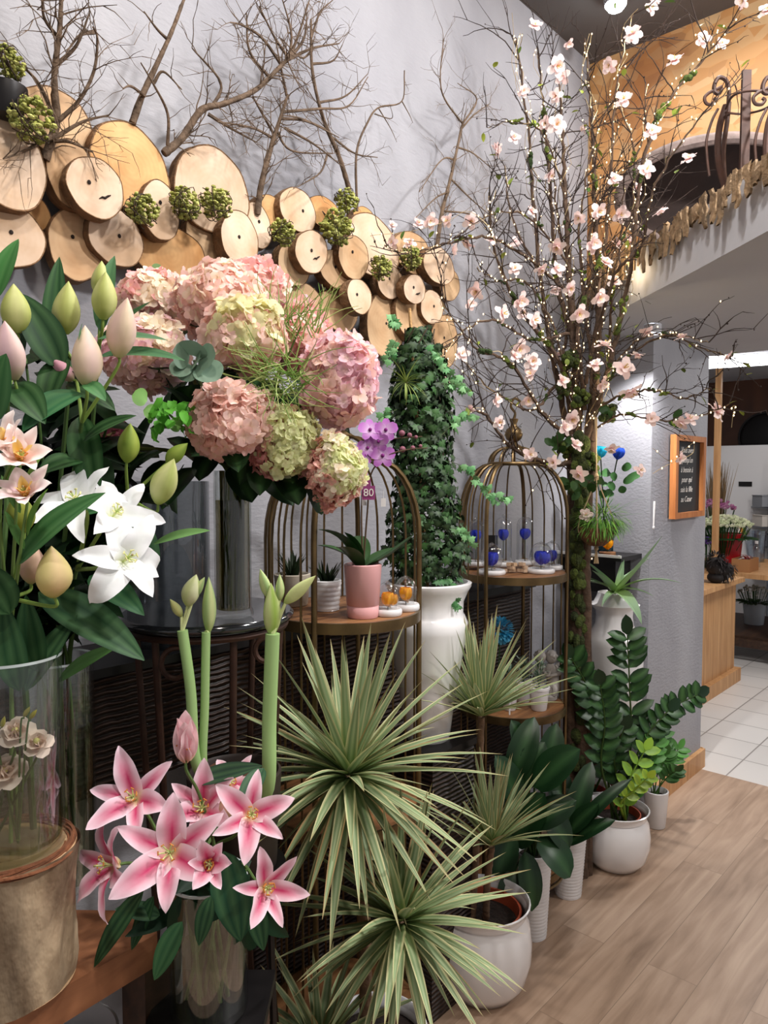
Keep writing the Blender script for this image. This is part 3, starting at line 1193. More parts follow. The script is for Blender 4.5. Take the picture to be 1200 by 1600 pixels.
# second, upright, in the glossy round pot
base = Pz(754, 2.22, 0)
t = thing('potted_dracaena', 'slim variegated dracaena with two upright rosettes in a glossy round white pot', 'potted plant', base, 'variegated dracaenas')
pot(t, base, rp(.150, .28), M_['ceramic'], soilz=None)
b = MB(); b.lathe([(.105, .18), (.118, .255), (.111, .256), (.10, .20)], base, 32); b.build('inner_pot', M_['terra'], t)
b = MB(); b.lathe([(.0001, .225), (.110, .22)], base, 32); b.build('soil', M_['soil'], t)
bt = base + V((0, 0, .22))
d1 = P(752, 1120, 2.14)
d2 = P(768, 1322, 2.12)
cane(t, [bt + V((-.03, .02, 0)), bt.lerp(d1, .6) + V((.01, .02, 0)), d1], .011, .010)
cane(t, [bt + V((.0, -.01, 0)), bt.lerp(d2, .5), d2], .011, .010)
rosette(t, d1, .30, 70, wd=.022, zmin=.3, zmax=1.1)
rosette(t, d2, .27, 55, wd=.019, zmin=.35, zmax=1.1)


# ---------------- broad dark-leaved plants
def broadplant(lab, base, h, r, leaves, rib=True, top=None, lw=.09, stem=.3, seed=1):
    random.seed(seed)
    t = thing('potted_foliage_plant', lab, 'potted plant', base)
    pot(t, base, [(r * .72, 0), (r * .75, .004), (r, h)], M_['plasticw'], ribs=.012 if rib else 0, soilz=h - .02)
    b, s = MB(), MB()
    for (px, py, hd, tx, ty, thd, w_) in leaves:
        p, q = P(px, py, hd), P(tx, ty, thd)
        g = jit(H('#17331a'), .3)
        b.leaf2(p, q, w_ * hd / F, U(.5, 1.0), up=V((-.35, -.45, .9)), prof=BROAD, nl=9, nw=2, fold=.18, colf=lambda t_, x, g=g: mix(g, H('#4f7a48'), .3 if abs(x) < .05 else 0))
        s.tube(smoothpath([base + V((U(-.01, .01), U(-.01, .01), h - .03)), (base + V((0, 0, h))).lerp(p, .6) + V((0, 0, .02)), p], 5), .0035, 6, H('#2f4a24'))
    b.build('leaves', M_['glossleaf'], t)
    s.build('stems', M_['leafm'], t)


broadplant('dark broad-leaved plant in a tapered white pot behind the slim dracaena', Pz(832, 2.48, 0), .30, .062,
           [(800, 1220, 2.45, 835, 1120, 2.5, 45), (835, 1230, 2.4, 905, 1170, 2.35, 60), (810, 1260, 2.4, 775, 1180, 2.4, 50), (850, 1220, 2.5, 870, 1130, 2.55, 42), (800, 1320, 2.4, 850, 1240, 2.35, 60), (830, 1290, 2.35, 900, 1250, 2.35, 50),
            (840, 1310, 2.35, 893, 1370, 2.3, 55), (820, 1330, 2.35, 832, 1425, 2.3, 40), (800, 1300, 2.4, 770, 1390, 2.35, 45), (790, 1250, 2.45, 760, 1300, 2.4, 50), (820, 1190, 2.5, 800, 1125, 2.5, 38),
            (845, 1260, 2.4, 890, 1330, 2.35, 48), (812, 1230, 2.45, 850, 1160, 2.45, 50), (805, 1360, 2.35, 790, 1420, 2.3, 40)], seed=5)
broadplant('strap-leaved green plant in a ribbed conical white pot left of the round pot', Pz(887, 2.73, 0), .24, .066,
           [(885, 1310, 2.7, 870, 1215, 2.75, 40), (890, 1310, 2.65, 985, 1215, 2.62, 22), (885, 1320, 2.65, 960, 1280, 2.6, 26), (895, 1300, 2.7, 905, 1230, 2.75, 40), (890, 1300, 2.65, 935, 1255, 2.6, 30), (880, 1300, 2.7, 850, 1290, 2.65, 30), (888, 1290, 2.7, 925, 1190, 2.75, 36), (880, 1290, 2.72, 858, 1170, 2.8, 44)], seed=8)

# ---------------- ZZ plant
random.seed(21)
base = Pz(961, 2.95, 0)
t = thing('potted_zz_plant', 'glossy dark green plant with paired leaflets in a big round white pot', 'potted plant', base)
pot(t, base, rp(.136, .235), M_['ceramic'])
b = MB(); b.lathe([(.09, .15), (.098, .215), (.093, .216), (.085, .16)], base, 32); b.build('inner_pot', M_['terra'], t)
b = MB(); b.lathe([(.0001, .19), (.092, .185)], base, 32); b.build('soil', M_['soil'], t)


def frond(parent, pts, n, ll, wl, col=GRN['dark'], side=None, start=.3, r=.006):
    ps = smoothpath(pts, 12)
    m = MB()
    m.tube(ps, taper(len(ps), r, .002), 7, mix(col, H('#5d7a3c'), .4))
    o = m.build('frond', M_['leafm'], parent)
    f = MB()
    for i in range(n):
        k = start + (1 - start) * i / (n - 1)
        idx = min(len(ps) - 2, int(k * (len(ps) - 1)))
        p = ps[idx]
        d = (ps[idx + 1] - ps[idx]).normalized()
        sdv = d.cross(-FWD) if side is None else side
        sdv = (sdv - d * sdv.dot(d)).normalized()
        for sg in (-1, 1):
            g = jit(col, .25)
            dr = (d * .55 + sdv * sg + (-FWD) * U(.0, .35) + V((0, 0, .25)) + rv() * .12).normalized()
            l = ll * (1 - .35 * abs(k - .6)) * U(.85, 1.1)
            f.leaf(p, dr, (V((0, 0, .5)) - FWD * .8 + d * .2).normalized(), l, wl * U(.9, 1.1), U(.1, .4), BROAD, lambda t_, x, g=g: mix(g, H('#5a8a4a'), .5 if abs(x) < .1 else 0), .2, 5, 1)
    g = jit(col, .2)
    f.leaf(ps[-1], (ps[-1] - ps[-2]).normalized(), -FWD + V((0, 0, .2)), ll * .8, wl, .1, BROAD, lambda t_, x, g=g: g, .2, 5, 1)
    f.build('leaflets', M_['glossleaf'], o)


bt = base + V((0, 0, .19))
frond(t, [bt + V((.0, .01, 0)), P(985, 1170, 2.9), P(984, 1080, 2.85), P(980, 992, 2.8)], 10, .105, .048, GRN['dark'], start=.42)
frond(t, [bt + V((-.03, .0, 0)), P(945, 1180, 2.85), P(925, 1090, 2.8), P(893, 1028, 2.75)], 9, .09, .048, start=.4)
frond(t, [bt + V((-.02, -.02, 0)), P(940, 1200, 2.8), P(945, 1130, 2.75), P(938, 1070, 2.7)], 8, .085, .05, start=.4)
frond(t, [bt + V((.03, .0, 0)), P(1000, 1190, 2.95), P(1040, 1115, 2.98), P(1090, 1085, 3.0)], 9, .075, .045, start=.4)
frond(t, [bt + V((.02, -.02, 0)), P(985, 1210, 2.85), P(1010, 1150, 2.85), P(1045, 1110, 2.85)], 8, .08, .045, start=.35)
frond(t, [bt + V((.0, -.03, 0)), P(965, 1220, 2.85), P(960, 1180, 2.82), P(975, 1140, 2.8)], 6, .08, .045, start=.35)
frond(t, [bt + V((.03, -.03, 0)), P(985, 1240, 2.85), P(1010, 1200, 2.85), P(1025, 1160, 2.85)], 7, .07, .036, H('#4f8a3a'), start=.3)
frond(t, [bt + V((.0, -.04, 0)), P(975, 1250, 2.82), P(985, 1215, 2.8), P(1008, 1172, 2.8)], 6, .07, .036, H('#8fb83f'), start=.3)
frond(t, [bt + V((.0, -.04, 0)), P(970, 1255, 2.82), P(990, 1235, 2.78), P(1012, 1215, 2.75)], 4, .055, .03, H('#a5c23d'), start=.5)
# pot behind it
base = Pz(922, 3.19, 0)
t = thing('potted_leafy_plant', 'white pot with a red inner pot half hidden behind the big round pot', 'potted plant', base)
pot(t, base, [(.05, 0), (.06, .003), (.086, .225)], M_['plasticw'])
b = MB(); b.lathe([(.06, .12), (.074, .20), (.069, .201), (.06, .14)], base, 28); b.build('inner_pot', mat('red_pot', H('#8c2a1c'), .5), t)
b = MB(); b.lathe([(.0001, .18), (.068, .175)], base, 28); b.build('soil', M_['soil'], t)
bt = base + V((0, 0, .175))
frond(t, [bt, P(925, 1200, 3.1), P(915, 1150, 3.1), P(905, 1110, 3.08)], 6, .09, .045, start=.4)
frond(t, [bt + V((.02, 0, 0)), P(945, 1200, 3.1), P(955, 1165, 3.05)], 5, .085, .05, start=.4)
# small pot
base = Pz(1024, 3.27, 0)
t = thing('potted_small_plant', 'small straight white pot with a low leafy green plant, furthest along the floor', 'potted plant', base)
pot(t, base, [(.040, 0), (.042, .003), (.054, .165)], M_['plasticw'], soilz=.14)
bt = base + V((0, 0, .14))
for (x, y, hd, c) in [(1040, 1180, 3.25, H('#3f6f2f')), (1060, 1170, 3.3, H('#4f8a3a')), (1010, 1160, 3.3, GRN['dark']), (1055, 1205, 3.2, H('#2e5526')), (1000, 1195, 3.2, GRN['dark']), (1035, 1150, 3.3, H('#3b6a2c'))]:
    e = P(x, y, hd)
    frond(t, [bt + rv() * .012, bt.lerp(e, .55) + V((0, 0, .02)), e], 5, .07, .03, c, start=.45, r=.003)

# ---------------- milk can vase on stool
base = Pz(957, 3.30, .46)
st = thing('wooden_stool', 'small round dark wooden stool under the tall white milk can vase', 'stool', (base.x, base.y, 0))
b = MB(); b.lathe([(0.0001, .435), (.15, .435), (.155, .447), (.15, .46), (0.0001, .46)], (base.x, base.y, 0), 32); b.build('seat', M_['shelf'], st)
for k in range(3):
    q = 2.09 * k + .4
    b = MB(); b.tube([V((base.x + .07 * math.cos(q), base.y + .07 * math.sin(q), .44)), V((base.x + .11 * math.cos(q), base.y + .11 * math.sin(q), 0))], [.014, .010], 8, H('#5a4030')); b.build('leg', M_['bark'], st)
t = thing('milk_can_vase', 'tall glossy white milk can shaped vase on a stool against the pillar', 'vase', base)
b = MB()
b.lathe([(0.0001, 0), (.118, 0), (.124, .006), (.128, .2), (.129, .375), (.122, .405), (.098, .435), (.084, .462), (.080, .50), (.083, .525), (.108, .548), (.110, .553), (.092, .560), (.078, .59), (.074, .605), (.070, .600), (.072, .56), (.0001, .55)], base, 48)
b.build('body', M_['ceramic'], t)
hd = 3.25
t2 = thing('air_plant', 'large grey-green spiky air plant sitting in the mouth of the milk can vase', 'plant', base + V((0, 0, .58)))
b = MB()
o = P(963, 925, 3.25)
for (x, y, d_, w_, ar) in [(1036, 838, 3.1, 18, -.2), (1066, 907, 3.1, 12, .9), (1004, 972, 3.05, 26, .9), (905, 868, 3.2, 16, .1), (925, 890, 3.15, 20, .3), (890, 905, 3.2, 14, .3), (1018, 868, 3.2, 18, .2), (975, 870, 3.3, 14, .1), (940, 945, 3.1, 14, .8), (1000, 885, 3.3, 16, .2), (880, 888, 3.2, 10, .2), (1022, 930, 3.15, 12, .6)]:
    g = jit(H('#7f9a78'), .18)
    b.leaf2(o + rv() * .012, P(x, y, d_), w_ * 3.2 / F, ar, prof=STRAP, fold=.5, nl=9, nw=1, colf=lambda t_, x_, g=g: mix(H('#8fb05c'), g, t_ * 2))
b.build('leaves', M_['leafm'], t2)

# shelf with small roses on pillar side
s0 = V((3.245, 1.585, 1.215))
t = thing('wall_shelf', 'small dark shelf with a light edge fixed in the corner above the milk can', 'shelf', s0)
b = MB(); b.box(s0, (.22, .32, .02)); b.build('board', M_['black'], t, smooth=False)
b = MB(); b.box(s0 + V((-.113, 0, .012)), (.008, .32, .012)); b.build('tray_edge', M_['plasticw'], t, smooth=False)
b = MB(); b.box(s0 + V((.02, .02, -.09)), (.16, .26, .15)); b.build('drawer_box', M_['black'], t, smooth=False)


# ---------------- roses
def rosehead(b, c, r, col, axis=V((0, 0, 1))):
    ax = axis.normalized()
    o = ax.orthogonal().normalized()
    o2 = ax.cross(o)
    for ring, (n, tilt, l, w_, bd) in enumerate([(4, .55, .95, .9, -1.1), (5, .85, 1.1, 1.1, -1.25), (6, 1.1, 1.2, 1.2, -1.3)]):
        for k in range(n):
            q = 2 * PI * k / n + ring * .5
            u = o * math.cos(q) + o2 * math.sin(q)
            d = (ax * math.cos(tilt) + u * math.sin(tilt))
            g = jit(col, .25)
            b.leaf(c - ax * r * .8 + u * r * .05, d, -u, r * 1.75 * l, r * w_ * 1.35, bd, ROUND, lambda t_, x, g=g: g, .35, 6, 1)
    b.ell(c, (r * .5, r * .5, r * .6), 8, 6, col=col)


BLUE, YEL, CYAN = H('#2436c4'), H('#ffb81c'), H('#28b4d4')


def cloche(c, r, h, col, lab, tall=False, dbl=False, group=None):
    plate = thing('glass_cloche', lab, 'glass dome', c, group)
    b = MB(); b.lathe([(0.0001, 0), (r * 1.15, 0), (r * 1.22, .004), (r * 1.22, .012), (r * 1.12, .017), (r * .9, .014), (0.0001, .014)], c, 32)
    b.build('base_plate', M_['plasticw'], plate)
    b = MB()
    if tall:
        pr = [(r * .98, .015), (r, .02), (r, h - r)] + [(r * math.cos(i * PI / 14), h - r + r * math.sin(i * PI / 14)) for i in range(1, 7)] + [(.001, h)]
    else:
        pr = [(r * .75, .015)] + [(r * math.cos(q), .015 + h * .45 + h * .48 * math.sin(q)) for q in [-.7 + i * .15 for i in range(15)]] + [(.004, h)]
    b.lathe(pr, c, 28)
    b.ell(c + V((0, 0, h + .006)), .006, 8, 6)
    b.build('glass_dome', M_['dome'], plate)
    rt = thing('preserved_rose', ('blue' if col == BLUE else 'yellow') + ' rose inside the ' + lab.replace(' holding a blue rose', '').replace(' holding a yellow rose', ''), 'rose', c + V((0, 0, .015)), group and group.replace('glass domes', 'roses under glass'))
    b = MB()
    rr = r * (.66 if not tall else .72)
    zc = h * (.62 if tall else .48)
    rosehead(b, c + V((0, 0, zc)), rr, col)
    if dbl:
        rosehead(b, c + RGT * r * .42 + V((0, 0, zc * .95)) + FWD * .008, rr * .8, col)
    b.build('bloom', M_['petal'], rt)
    b = MB()
    b.tube([c + V((0, 0, .013)), c + V((.001, 0, zc - rr * .4))], .0016, 6, H('#2c3a22'))
    for k in range(3):
        b.leaf(c + V((0, 0, .02)), V((math.cos(k * 2.1), math.sin(k * 2.1), .3)), V((0, 0, 1)), r * .6, r * .35, .4, BROAD, lambda t_, x: H('#8a6a3c'))
    b.build('stem', M_['leafm'], rt)


cloche(Pz(606, 1.86, 1.241), .030, .075, YEL, 'round glass dome holding a yellow rose, next to the pink pot', dbl=True, group='glass domes in the near cage')
cloche(Pz(634, 1.93, 1.241), .030, .080, YEL, 'round glass dome holding a yellow rose, at the right rim of the near shelf', group='glass domes in the near cage')
G2 = 'glass domes in the far cage'
cloche(Pz(768, 2.66, 1.235), .042, .105, BLUE, 'squat glass dome holding a blue rose, front left on the far shelf', group=G2)
cloche(Pz(845, 2.70, 1.235), .042, .105, BLUE, 'squat glass dome holding a blue rose, front right on the far shelf', dbl=True, group=G2)
cloche(Pz(862, 2.80, 1.235), .034, .10, BLUE, 'smaller glass dome holding a blue rose, half hidden at the right edge', group=G2)
cloche(Pz(786, 2.78, 1.25), .032, .185, BLUE, 'tall glass dome holding a blue rose, left of the upright pair', True, group=G2)
cloche(Pz(820, 2.82, 1.25), .032, .185, BLUE, 'tall glass dome holding a blue rose, right of the upright pair', True, group=G2)
cloche(Pz(743, 2.80, 1.25), .034, .175, BLUE, 'tall glass dome holding a blue rose, behind the left bars of the far cage', True, group=G2)
# wood block tray in the far cage
c = Pz(800, 2.70, 1.236)
t = thing('wood_chip_tray', 'low tray of pale wood chips among the blue rose domes', 'tray', c)
for i in range(14):
    b = MB()
    q = Pz(U(783, 826), U(2.69, 2.71), 1.236 + .012 * (i % 3) + .007)
    b.box(q, (U(.018, .03), .014, .011), U(0, 3))
    b.build('wood_chip', M_['slice_pale'], t, smooth=False)
c = Pz(768, 2.86, 1.25)
t = thing('price_card', 'plain black card standing behind the left blue rose dome', 'card', c)
b = MB(); b.box(c + V((0, 0, .05)), (.05, .003, .12), YAW - PI / 2); b.build('card', M_['black'], t, smooth=False)
b = MB(); b.box(c + V((0, 0, -.007)), (.05, .02, .014), YAW - PI / 2); b.build('foot', M_['black'], t, smooth=False)

# tall roses on the corner shelf
for (px, py, col, nm, lab) in [(966, 710, H('#2a55c8'), 'blue', 'long-stemmed bright blue rose leaning against the white corner'), (924, 708, CYAN, 'turquoise', 'left turquoise rose partly behind the hanging cords'), (938, 708, CYAN, 'turquoise', 'right turquoise rose partly behind the hanging cords')]:
    top = P(px, py, 3.36)
    bs = V((s0.x + (px - 945) * .0012, s0.y - .02 + (px - 945) * .0016, 1.30))
    t = thing('cut_rose', lab, 'rose', bs)
    b = MB(); rosehead(b, top, .030, col, V((0, -.2, 1))); b.build('bloom', M_['petal'], t)
    b = MB(); ps = smoothpath([bs, bs.lerp(top, .5) + V((.004, 0, 0)), top], 5); b.tube(ps, .0028, 6, H('#27381f')); b.build('stem', M_['leafm'], t)
    b = MB()
    if nm == 'blue':
        for (x, y) in [(985, 725), (990, 745), (955, 740), (1000, 740), (950, 755), (975, 760)]:
            q = P(x, y, 3.33)
            m0 = P(966, y + 15, 3.36)
            b.leaf2(m0.lerp(q, .35), q, .035, .5, up=-FWD + UP * .3, prof=ROUND, colf=lambda t_, x_: jit(H('#31562c'), .05))
    else:
        for k in range(3):
            m0 = bs.lerp(top, .5 + k * .12)
            b.leaf2(m0, m0 + V((U(-.06, .06), U(-.04, .02), .02)), .04, .5, up=-FWD + UP * .3, prof=ROUND, colf=lambda t_, x_: H('#31562c'))
    b.build('leaves', M_['leafm'], t)
vb = V((s0.x + .0, s0.y - .03, 1.226))
t = thing('teal_vase', 'tall dark teal glass vase holding the blue and turquoise roses', 'vase', vb)
b = MB(); b.lathe([(.0001, 0), (.03, 0), (.036, .01), (.038, .14), (.036, .14), (.034, .012), (.0001, .01)], vb, 24); b.build('body', thinglass('teal_glass', (.25, .5, .56), .2, .8), t)
yb = Pz(949, 3.40, 1.2255)
t = thing('glass_cloche', 'small round wooden base with a yellow rose under the hanging planter', 'glass dome', yb)
b = MB(); b.lathe([(.0001, 0), (.038, 0), (.038, .012), (.0001, .014)], yb, 24); b.build('base_plate', M_['shelf'], t)
b = MB(); rosehead(b, yb + V((0, 0, .045)), .028, YEL); b.tube([yb + V((0, 0, .01)), yb + V((0, 0, .03))], .004, 6, H('#2c3a22')); b.build('bloom', M_['petal'], t)
# ---------------- hanging macrame planter
hc = P(932, 832, 2.72)
top = P(931, 652, 2.74)
t = thing('hanging_planter', 'coconut fibre bowl of feathery green fern hanging from beige cords in the blossom tree', 'hanging planter', hc)
b = MB()
b.lathe([(.0001, -.052), (.03, -.048), (.055, -.025), (.066, .012), (.064, .02), (.058, .012), (.0001, .0)], hc, 30)
b.build('bowl', mat('coir', H('#7a5233'), .9, noise=(50, .5), bump=(90, 1, .01)), t)
b = MB()
kn = P(932, 745, 2.73)
for k in range(4):
    q = k * PI / 2 + .5
    rim = hc + V((math.cos(q) * .066, math.sin(q) * .066, .015))
    b.tube(smoothpath([top + rv() * .004, kn + V((math.cos(q), math.sin(q), 0)) * .004, rim, hc + V((0, 0, -.056))], 8), .0022, 5, H('#b59c78'))
for k in range(16):
    b.tube([hc + V((0, 0, -.055)), hc + V((U(-.012, .012), U(-.012, .012), -.115))], .0015, 4, H('#b59c78'))
b.ell(hc + V((0, 0, -.06)), .009, 8, 6, col=H('#a08863'))
b.ell(kn, (.009, .009, .014), 8, 6, col=H('#b59c78'))
b.build('cord', M_['matte'], t)
b = MB()
random.seed(3)
for i in range(620):
    u = rv()
    while u.length > 1 or u.z < -.8:
        u = rv()
    q0 = hc + V((u.x * .085, u.y * .075, .045 + u.z * .05)) + RGT * .022
    d = V((u.x, u.y, u.z * .8 - .1 + U(-.5, .4))).normalized()
    g = jit(mix(H('#2f6a2a'), H('#86b84f'), R()), .2)
    b.leaf(q0, d, UP, U(.035, .065), .004, U(.3, 1.2), LANCE, lambda t_, x, g=g: g, .2, 3, 1)
for (x, y) in [(1015, 772), (1010, 800), (990, 785)]:
    b.leaf2(hc + V((0, 0, .03)), P(x, y, 2.68), .008, .5, colf=lambda t_, x_: H('#3f7a38'))
b.build('fern', M_['leafm'], t)

# ================================================================ NEAR CAGE POTS
random.seed(31)
c = Pz(567, 1.835, 1.241)
t = thing('potted_orchid', 'purple orchid in a smooth pink pot standing in the near birdcage', 'potted plant', c)
pot(t, c, [(.038, 0), (.039, .002), (.0405, .028), (.0395, .029), (.0395, .031), (.041, .032), (.0475, .132)], mat('pink_pot', H('#dba3a3'), .4), soilz=.11)
b = MB()
ob = c + V((0, 0, .118))
for (x, y, hd, w_, ar) in [(650, 836, 1.84, 22, -.5), (500, 822, 1.75, 24, 1.1), (525, 852, 1.72, 26, .7), (497, 850, 1.85, 20, .6), (625, 855, 1.95, 20, .2), (560, 835, 1.95, 22, .6), (540, 830, 1.8, 18, .8)]:
    g = jit(H('#2c4a26'), .2)
    b.leaf2(ob + rv() * .008, P(x, y, hd), w_ * hd / F * 1.3, ar, prof=BROAD, nl=9, nw=1, fold=.35, colf=lambda t_, x_, g=g: g)
b.build('leaves', M_['glossleaf'], t)
b = MB()
stm1 = smoothpath([ob, P(565, 790, 1.84), P(572, 720, 1.82), P(585, 690, 1.80), P(620, 685, 1.80), P(660, 682, 1.80)], 6)
stm2 = smoothpath([ob, P(574, 800, 1.82), P(580, 740, 1.80), P(606, 712, 1.79), P(640, 702, 1.79), P(668, 700, 1.79)], 6)
for s_ in (stm1, stm2):
    b.tube(s_, taper(len(s_), .0028, .0012), 6, H('#5c4a3a'))
for (x, y, r) in [(628, 677, 5), (640, 680, 4), (650, 683, 3), (629, 702, 5), (645, 700, 4), (657, 697, 3), (609, 704, 5)]:
    b.ell(P(x, y, 1.80), r * 1.8 / F, 8, 6, col=H('#8d5a68'))
b.build('flower_stem', M_['leafm'], t)
for (x, y, r) in [(578, 672, 19), (603, 672, 19), (592, 690, 17), (574, 700, 17), (598, 712, 20), (570, 712, 14)]:
    fc = P(x, y, 1.79)
    b = MB()
    rr = r * 1.79 / F
    ax = (-FWD + RGT * U(-.5, .5) + UP * U(-.2, .5)).normalized()
    o = (UP - ax * UP.dot(ax)).normalized()
    o2 = ax.cross(o)
    for k in range(5):
        q = 2 * PI * k / 5
        u = o * math.cos(q) + o2 * math.sin(q)
        g = jit(H('#b76fc0'), .12)
        b.leaf(fc, u + ax * .2, ax, rr, rr * (1.0 if k in (1, 4) else .65), .3, ROUND, lambda t_, x_, g=g: mix(H('#e6c8ea'), g, t_ * 1.6), .1, 4, 1)
    b.ell(fc + ax * .003, rr * .16, 6, 5, col=H('#8a2f86'))
    b.build('flower', M_['petal'], t)
# purple 80 tag and small paper tags
tg = P(576, 770, 1.80)
b = MB()
M3 = Matrix(((RGT.x, -FWD.x * -1, 0), (RGT.y, FWD.y, 0), (0, 0, 1)))
tagm = Matrix.Rotation(YAW - PI / 2, 3, 'Z')
b.box(tg, (.032, .0015, .034), M=tagm)
b.box(tg + V((0, 0, .026)), (.010, .0015, .018), M=tagm)
tt = b.build('price_tag', mat('purple_card', H('#8c3a72'), .6), t, smooth=False)


def text(s, loc, size, m, parent, rot=None, name='lettering', shear=0):
    cu = bpy.data.curves.new(name, 'FONT')
    cu.body = s
    cu.size = size
    cu.align_x = 'CENTER'
    cu.align_y = 'CENTER'
    cu.extrude = .0003
    cu.shear = shear
    tmp = bpy.data.objects.new(name, cu)
    COL.objects.link(tmp)
    bpy.context.view_layer.update()
    me = bpy.data.meshes.new_from_object(tmp.evaluated_get(bpy.context.evaluated_depsgraph_get()))
    bpy.data.objects.remove(tmp)
    me.materials.clear()
    me.materials.append(m)
    o = bpy.data.objects.new(name, me)
    COL.objects.link(o)
    o.parent = parent
    o.location = V(loc) - worldloc(parent)
    o.rotation_euler = rot or (PI / 2, 0, YAW - PI / 2)
    return o


chalk = mat('chalk', H('#e6e2dc'), .9)
text('80', tg - FWD * .0025, .026, chalk, tt)
for (x, y) in [(569, 783), (599, 785)]:
    q = P(x, y, 1.82)
    b = MB(); b.box(q, (.012, .001, .021), M=tagm); b.tube([q + V((0, 0, .01)), q + V((0, 0, .03))], .0006, 4)
    b.build('paper_label', M_['plasticw'], t, smooth=False)

for (px, hd, r, h, m, lab, rib, nleaf) in [(510, 1.93, .040, .078, 'ceramic', 'small ribbed white pot with a low dark plant left of the pink pot', .012, 16),
                                          (457, 2.00, .050, .085, 'cream', 'cream pot of dark spiky leaves at the left of the near cage shelf', 0, 34)]:
    c = Pz(px, hd, 1.241)
    t = thing('potted_succulent', lab, 'potted plant', c)
    pot(t, c, [(r * .8, 0), (r * .84, .003), (r, h)], M_['ceramic'] if m == 'ceramic' else mat('cream_pot', H('#bdb3a2'), .5), ribs=rib, soilz=h - .01)
    b = MB()
    for i in range(nleaf):
        q = U(0, 6.28)
        u = V((math.cos(q), math.sin(q), U(1.0, 3.5))).normalized()
        g = jit(H('#24331f'), .3)
        b.leaf(c + V((math.cos(q) * r * .4 * R(), math.sin(q) * r * .4 * R(), h - .01)), u, -V((math.cos(q), math.sin(q), 0)), U(.05, .085), .012, U(-.3, .3), STRAP, lambda t_, x_, g=g: g, .4, 5, 1)
    b.build('leaves', M_['leafm'], t)

# ================================================================ FAR CAGE, LOWER SHELF
zs = .736
for (px, hd, r, h, lab) in [(842, 2.66, .037, .085, 'front small white pot on the lower shelf of the far cage'), (817, 2.76, .034, .08, 'small white pot behind the front one on the lower shelf'), (796, 2.66, .030, .075, 'small white pot at the left of the lower shelf, mostly behind leaves')]:
    c = Pz(px, hd, zs)
    t = thing('potted_herb', lab, 'potted plant', c)
    pot(t, c, [(r * .72, 0), (r * .75, .002), (r, h - .008), (r * 1.06, h - .008), (r * 1.06, h)], M_['plasticw'], soilz=h - .01, n=24)
    b = MB()
    for i in range(70):
        q = U(0, 6.28)
        s_ = U(0, 1)
        p0 = c + V((math.cos(q) * r * .5 * s_, math.sin(q) * r * .5 * s_, h + U(0, .08)))
        g = jit(mix(H('#4c6a50'), H('#9fb3a2'), R()), .2)
        b.leaf(p0, V((math.cos(q), math.sin(q), U(.2, 2))), UP, U(.018, .035), .006, .3, LANCE, lambda t_, x_, g=g: g, .2, 3, 1)
    for i in range(6):
        q = i
        b.tube([c + V((0, 0, h - .01)), c + V((math.cos(q) * r * .4, math.sin(q) * r * .4, h + .09))], .001, 4, H('#4c6a50'))
    b.build('foliage', M_['leafm'], t)
# cherub pair statue
c = Pz(852, 2.80, zs)
t = thing('cherub_statue', 'pale grey stone statue of two embracing cherubs on the lower shelf of the far cage', 'statue', c)
sb = MB()
stone = H('#a7a19c')
sb.lathe([(.0001, 0), (.045, 0), (.045, .015), (.035, .02), (.0001, .02)], c, 20, col=stone)
for sg, k in ((-1, 1), (1, 1)):
    o = c + RGT * (.024 * sg)
    sb.tube(smoothpath([o + V((0, 0, .015)), o + RGT * .006 * sg + V((0, 0, .06)), o - RGT * .004 * sg + V((0, 0, .105)), o - RGT * .006 * sg + V((0, 0, .135))], 4), [.024, .026, .027, .026, .025, .024, .023, .022, .022, .02, .018, .015, .012], 12, stone)
    hcn = o - RGT * .003 * sg + V((0, 0, .160))
    sb.ell(hcn, (.023, .023, .026), 14, 10, col=stone)
    sb.ell(hcn - FWD * .022 + V((0, 0, -.003)), .004, 6, 5, col=stone)
    for i in range(22):
        u = rv().normalized()
        u.z = abs(u.z)
        u = (u + FWD * .3).normalized()
        sb.ell(hcn + u * .021, .007, 6, 4, col=stone)
    sh = o + V((0, 0, .125)) + RGT * .012 * sg
    sb.tube(smoothpath([sh, sh + RGT * .016 * sg - FWD * .012 - V((0, 0, .025)), c - FWD * .034 + V((0, 0, .095)), c - FWD * .03 - RGT * .01 * sg + V((0, 0, .11))], 4), taper(13, .009, .0055), 8, stone)
    for f in range(3):
        sb.tube([c - FWD * .03 - RGT * .01 * sg + V((0, 0, .11)), c - FWD * .03 - RGT * (.018 * sg) + V((0, 0, .113 + f * .005))], .0022, 5, stone)
    sb.tube(smoothpath([o + V((0, 0, .05)), o - FWD * .03 + RGT * .006 * sg + V((0, 0, .045)), o - FWD * .032 + V((0, 0, .018))], 4), taper(9, .014, .008), 8, stone)
sb.build('figures', M_['matte'], t)
wb = MB()
for k in range(5):
    o = c + RGT * .03 + V((0, 0, .10)) + FWD * .014
    wb.leaf(o, (RGT + UP * (.1 + k * .22)).normalized(), FWD, .06 - k * .004, .02, -.2, ROUND, lambda t_, x_: stone, .2, 5, 1)
    o = c - RGT * .03 + V((0, 0, .10)) + FWD * .014
    wb.leaf(o, (-RGT + UP * (.1 + k * .22)).normalized(), FWD, .05 - k * .004, .02, -.2, ROUND, lambda t_, x_: stone, .2, 5, 1)
wb.build('wings', M_['matte'], t)
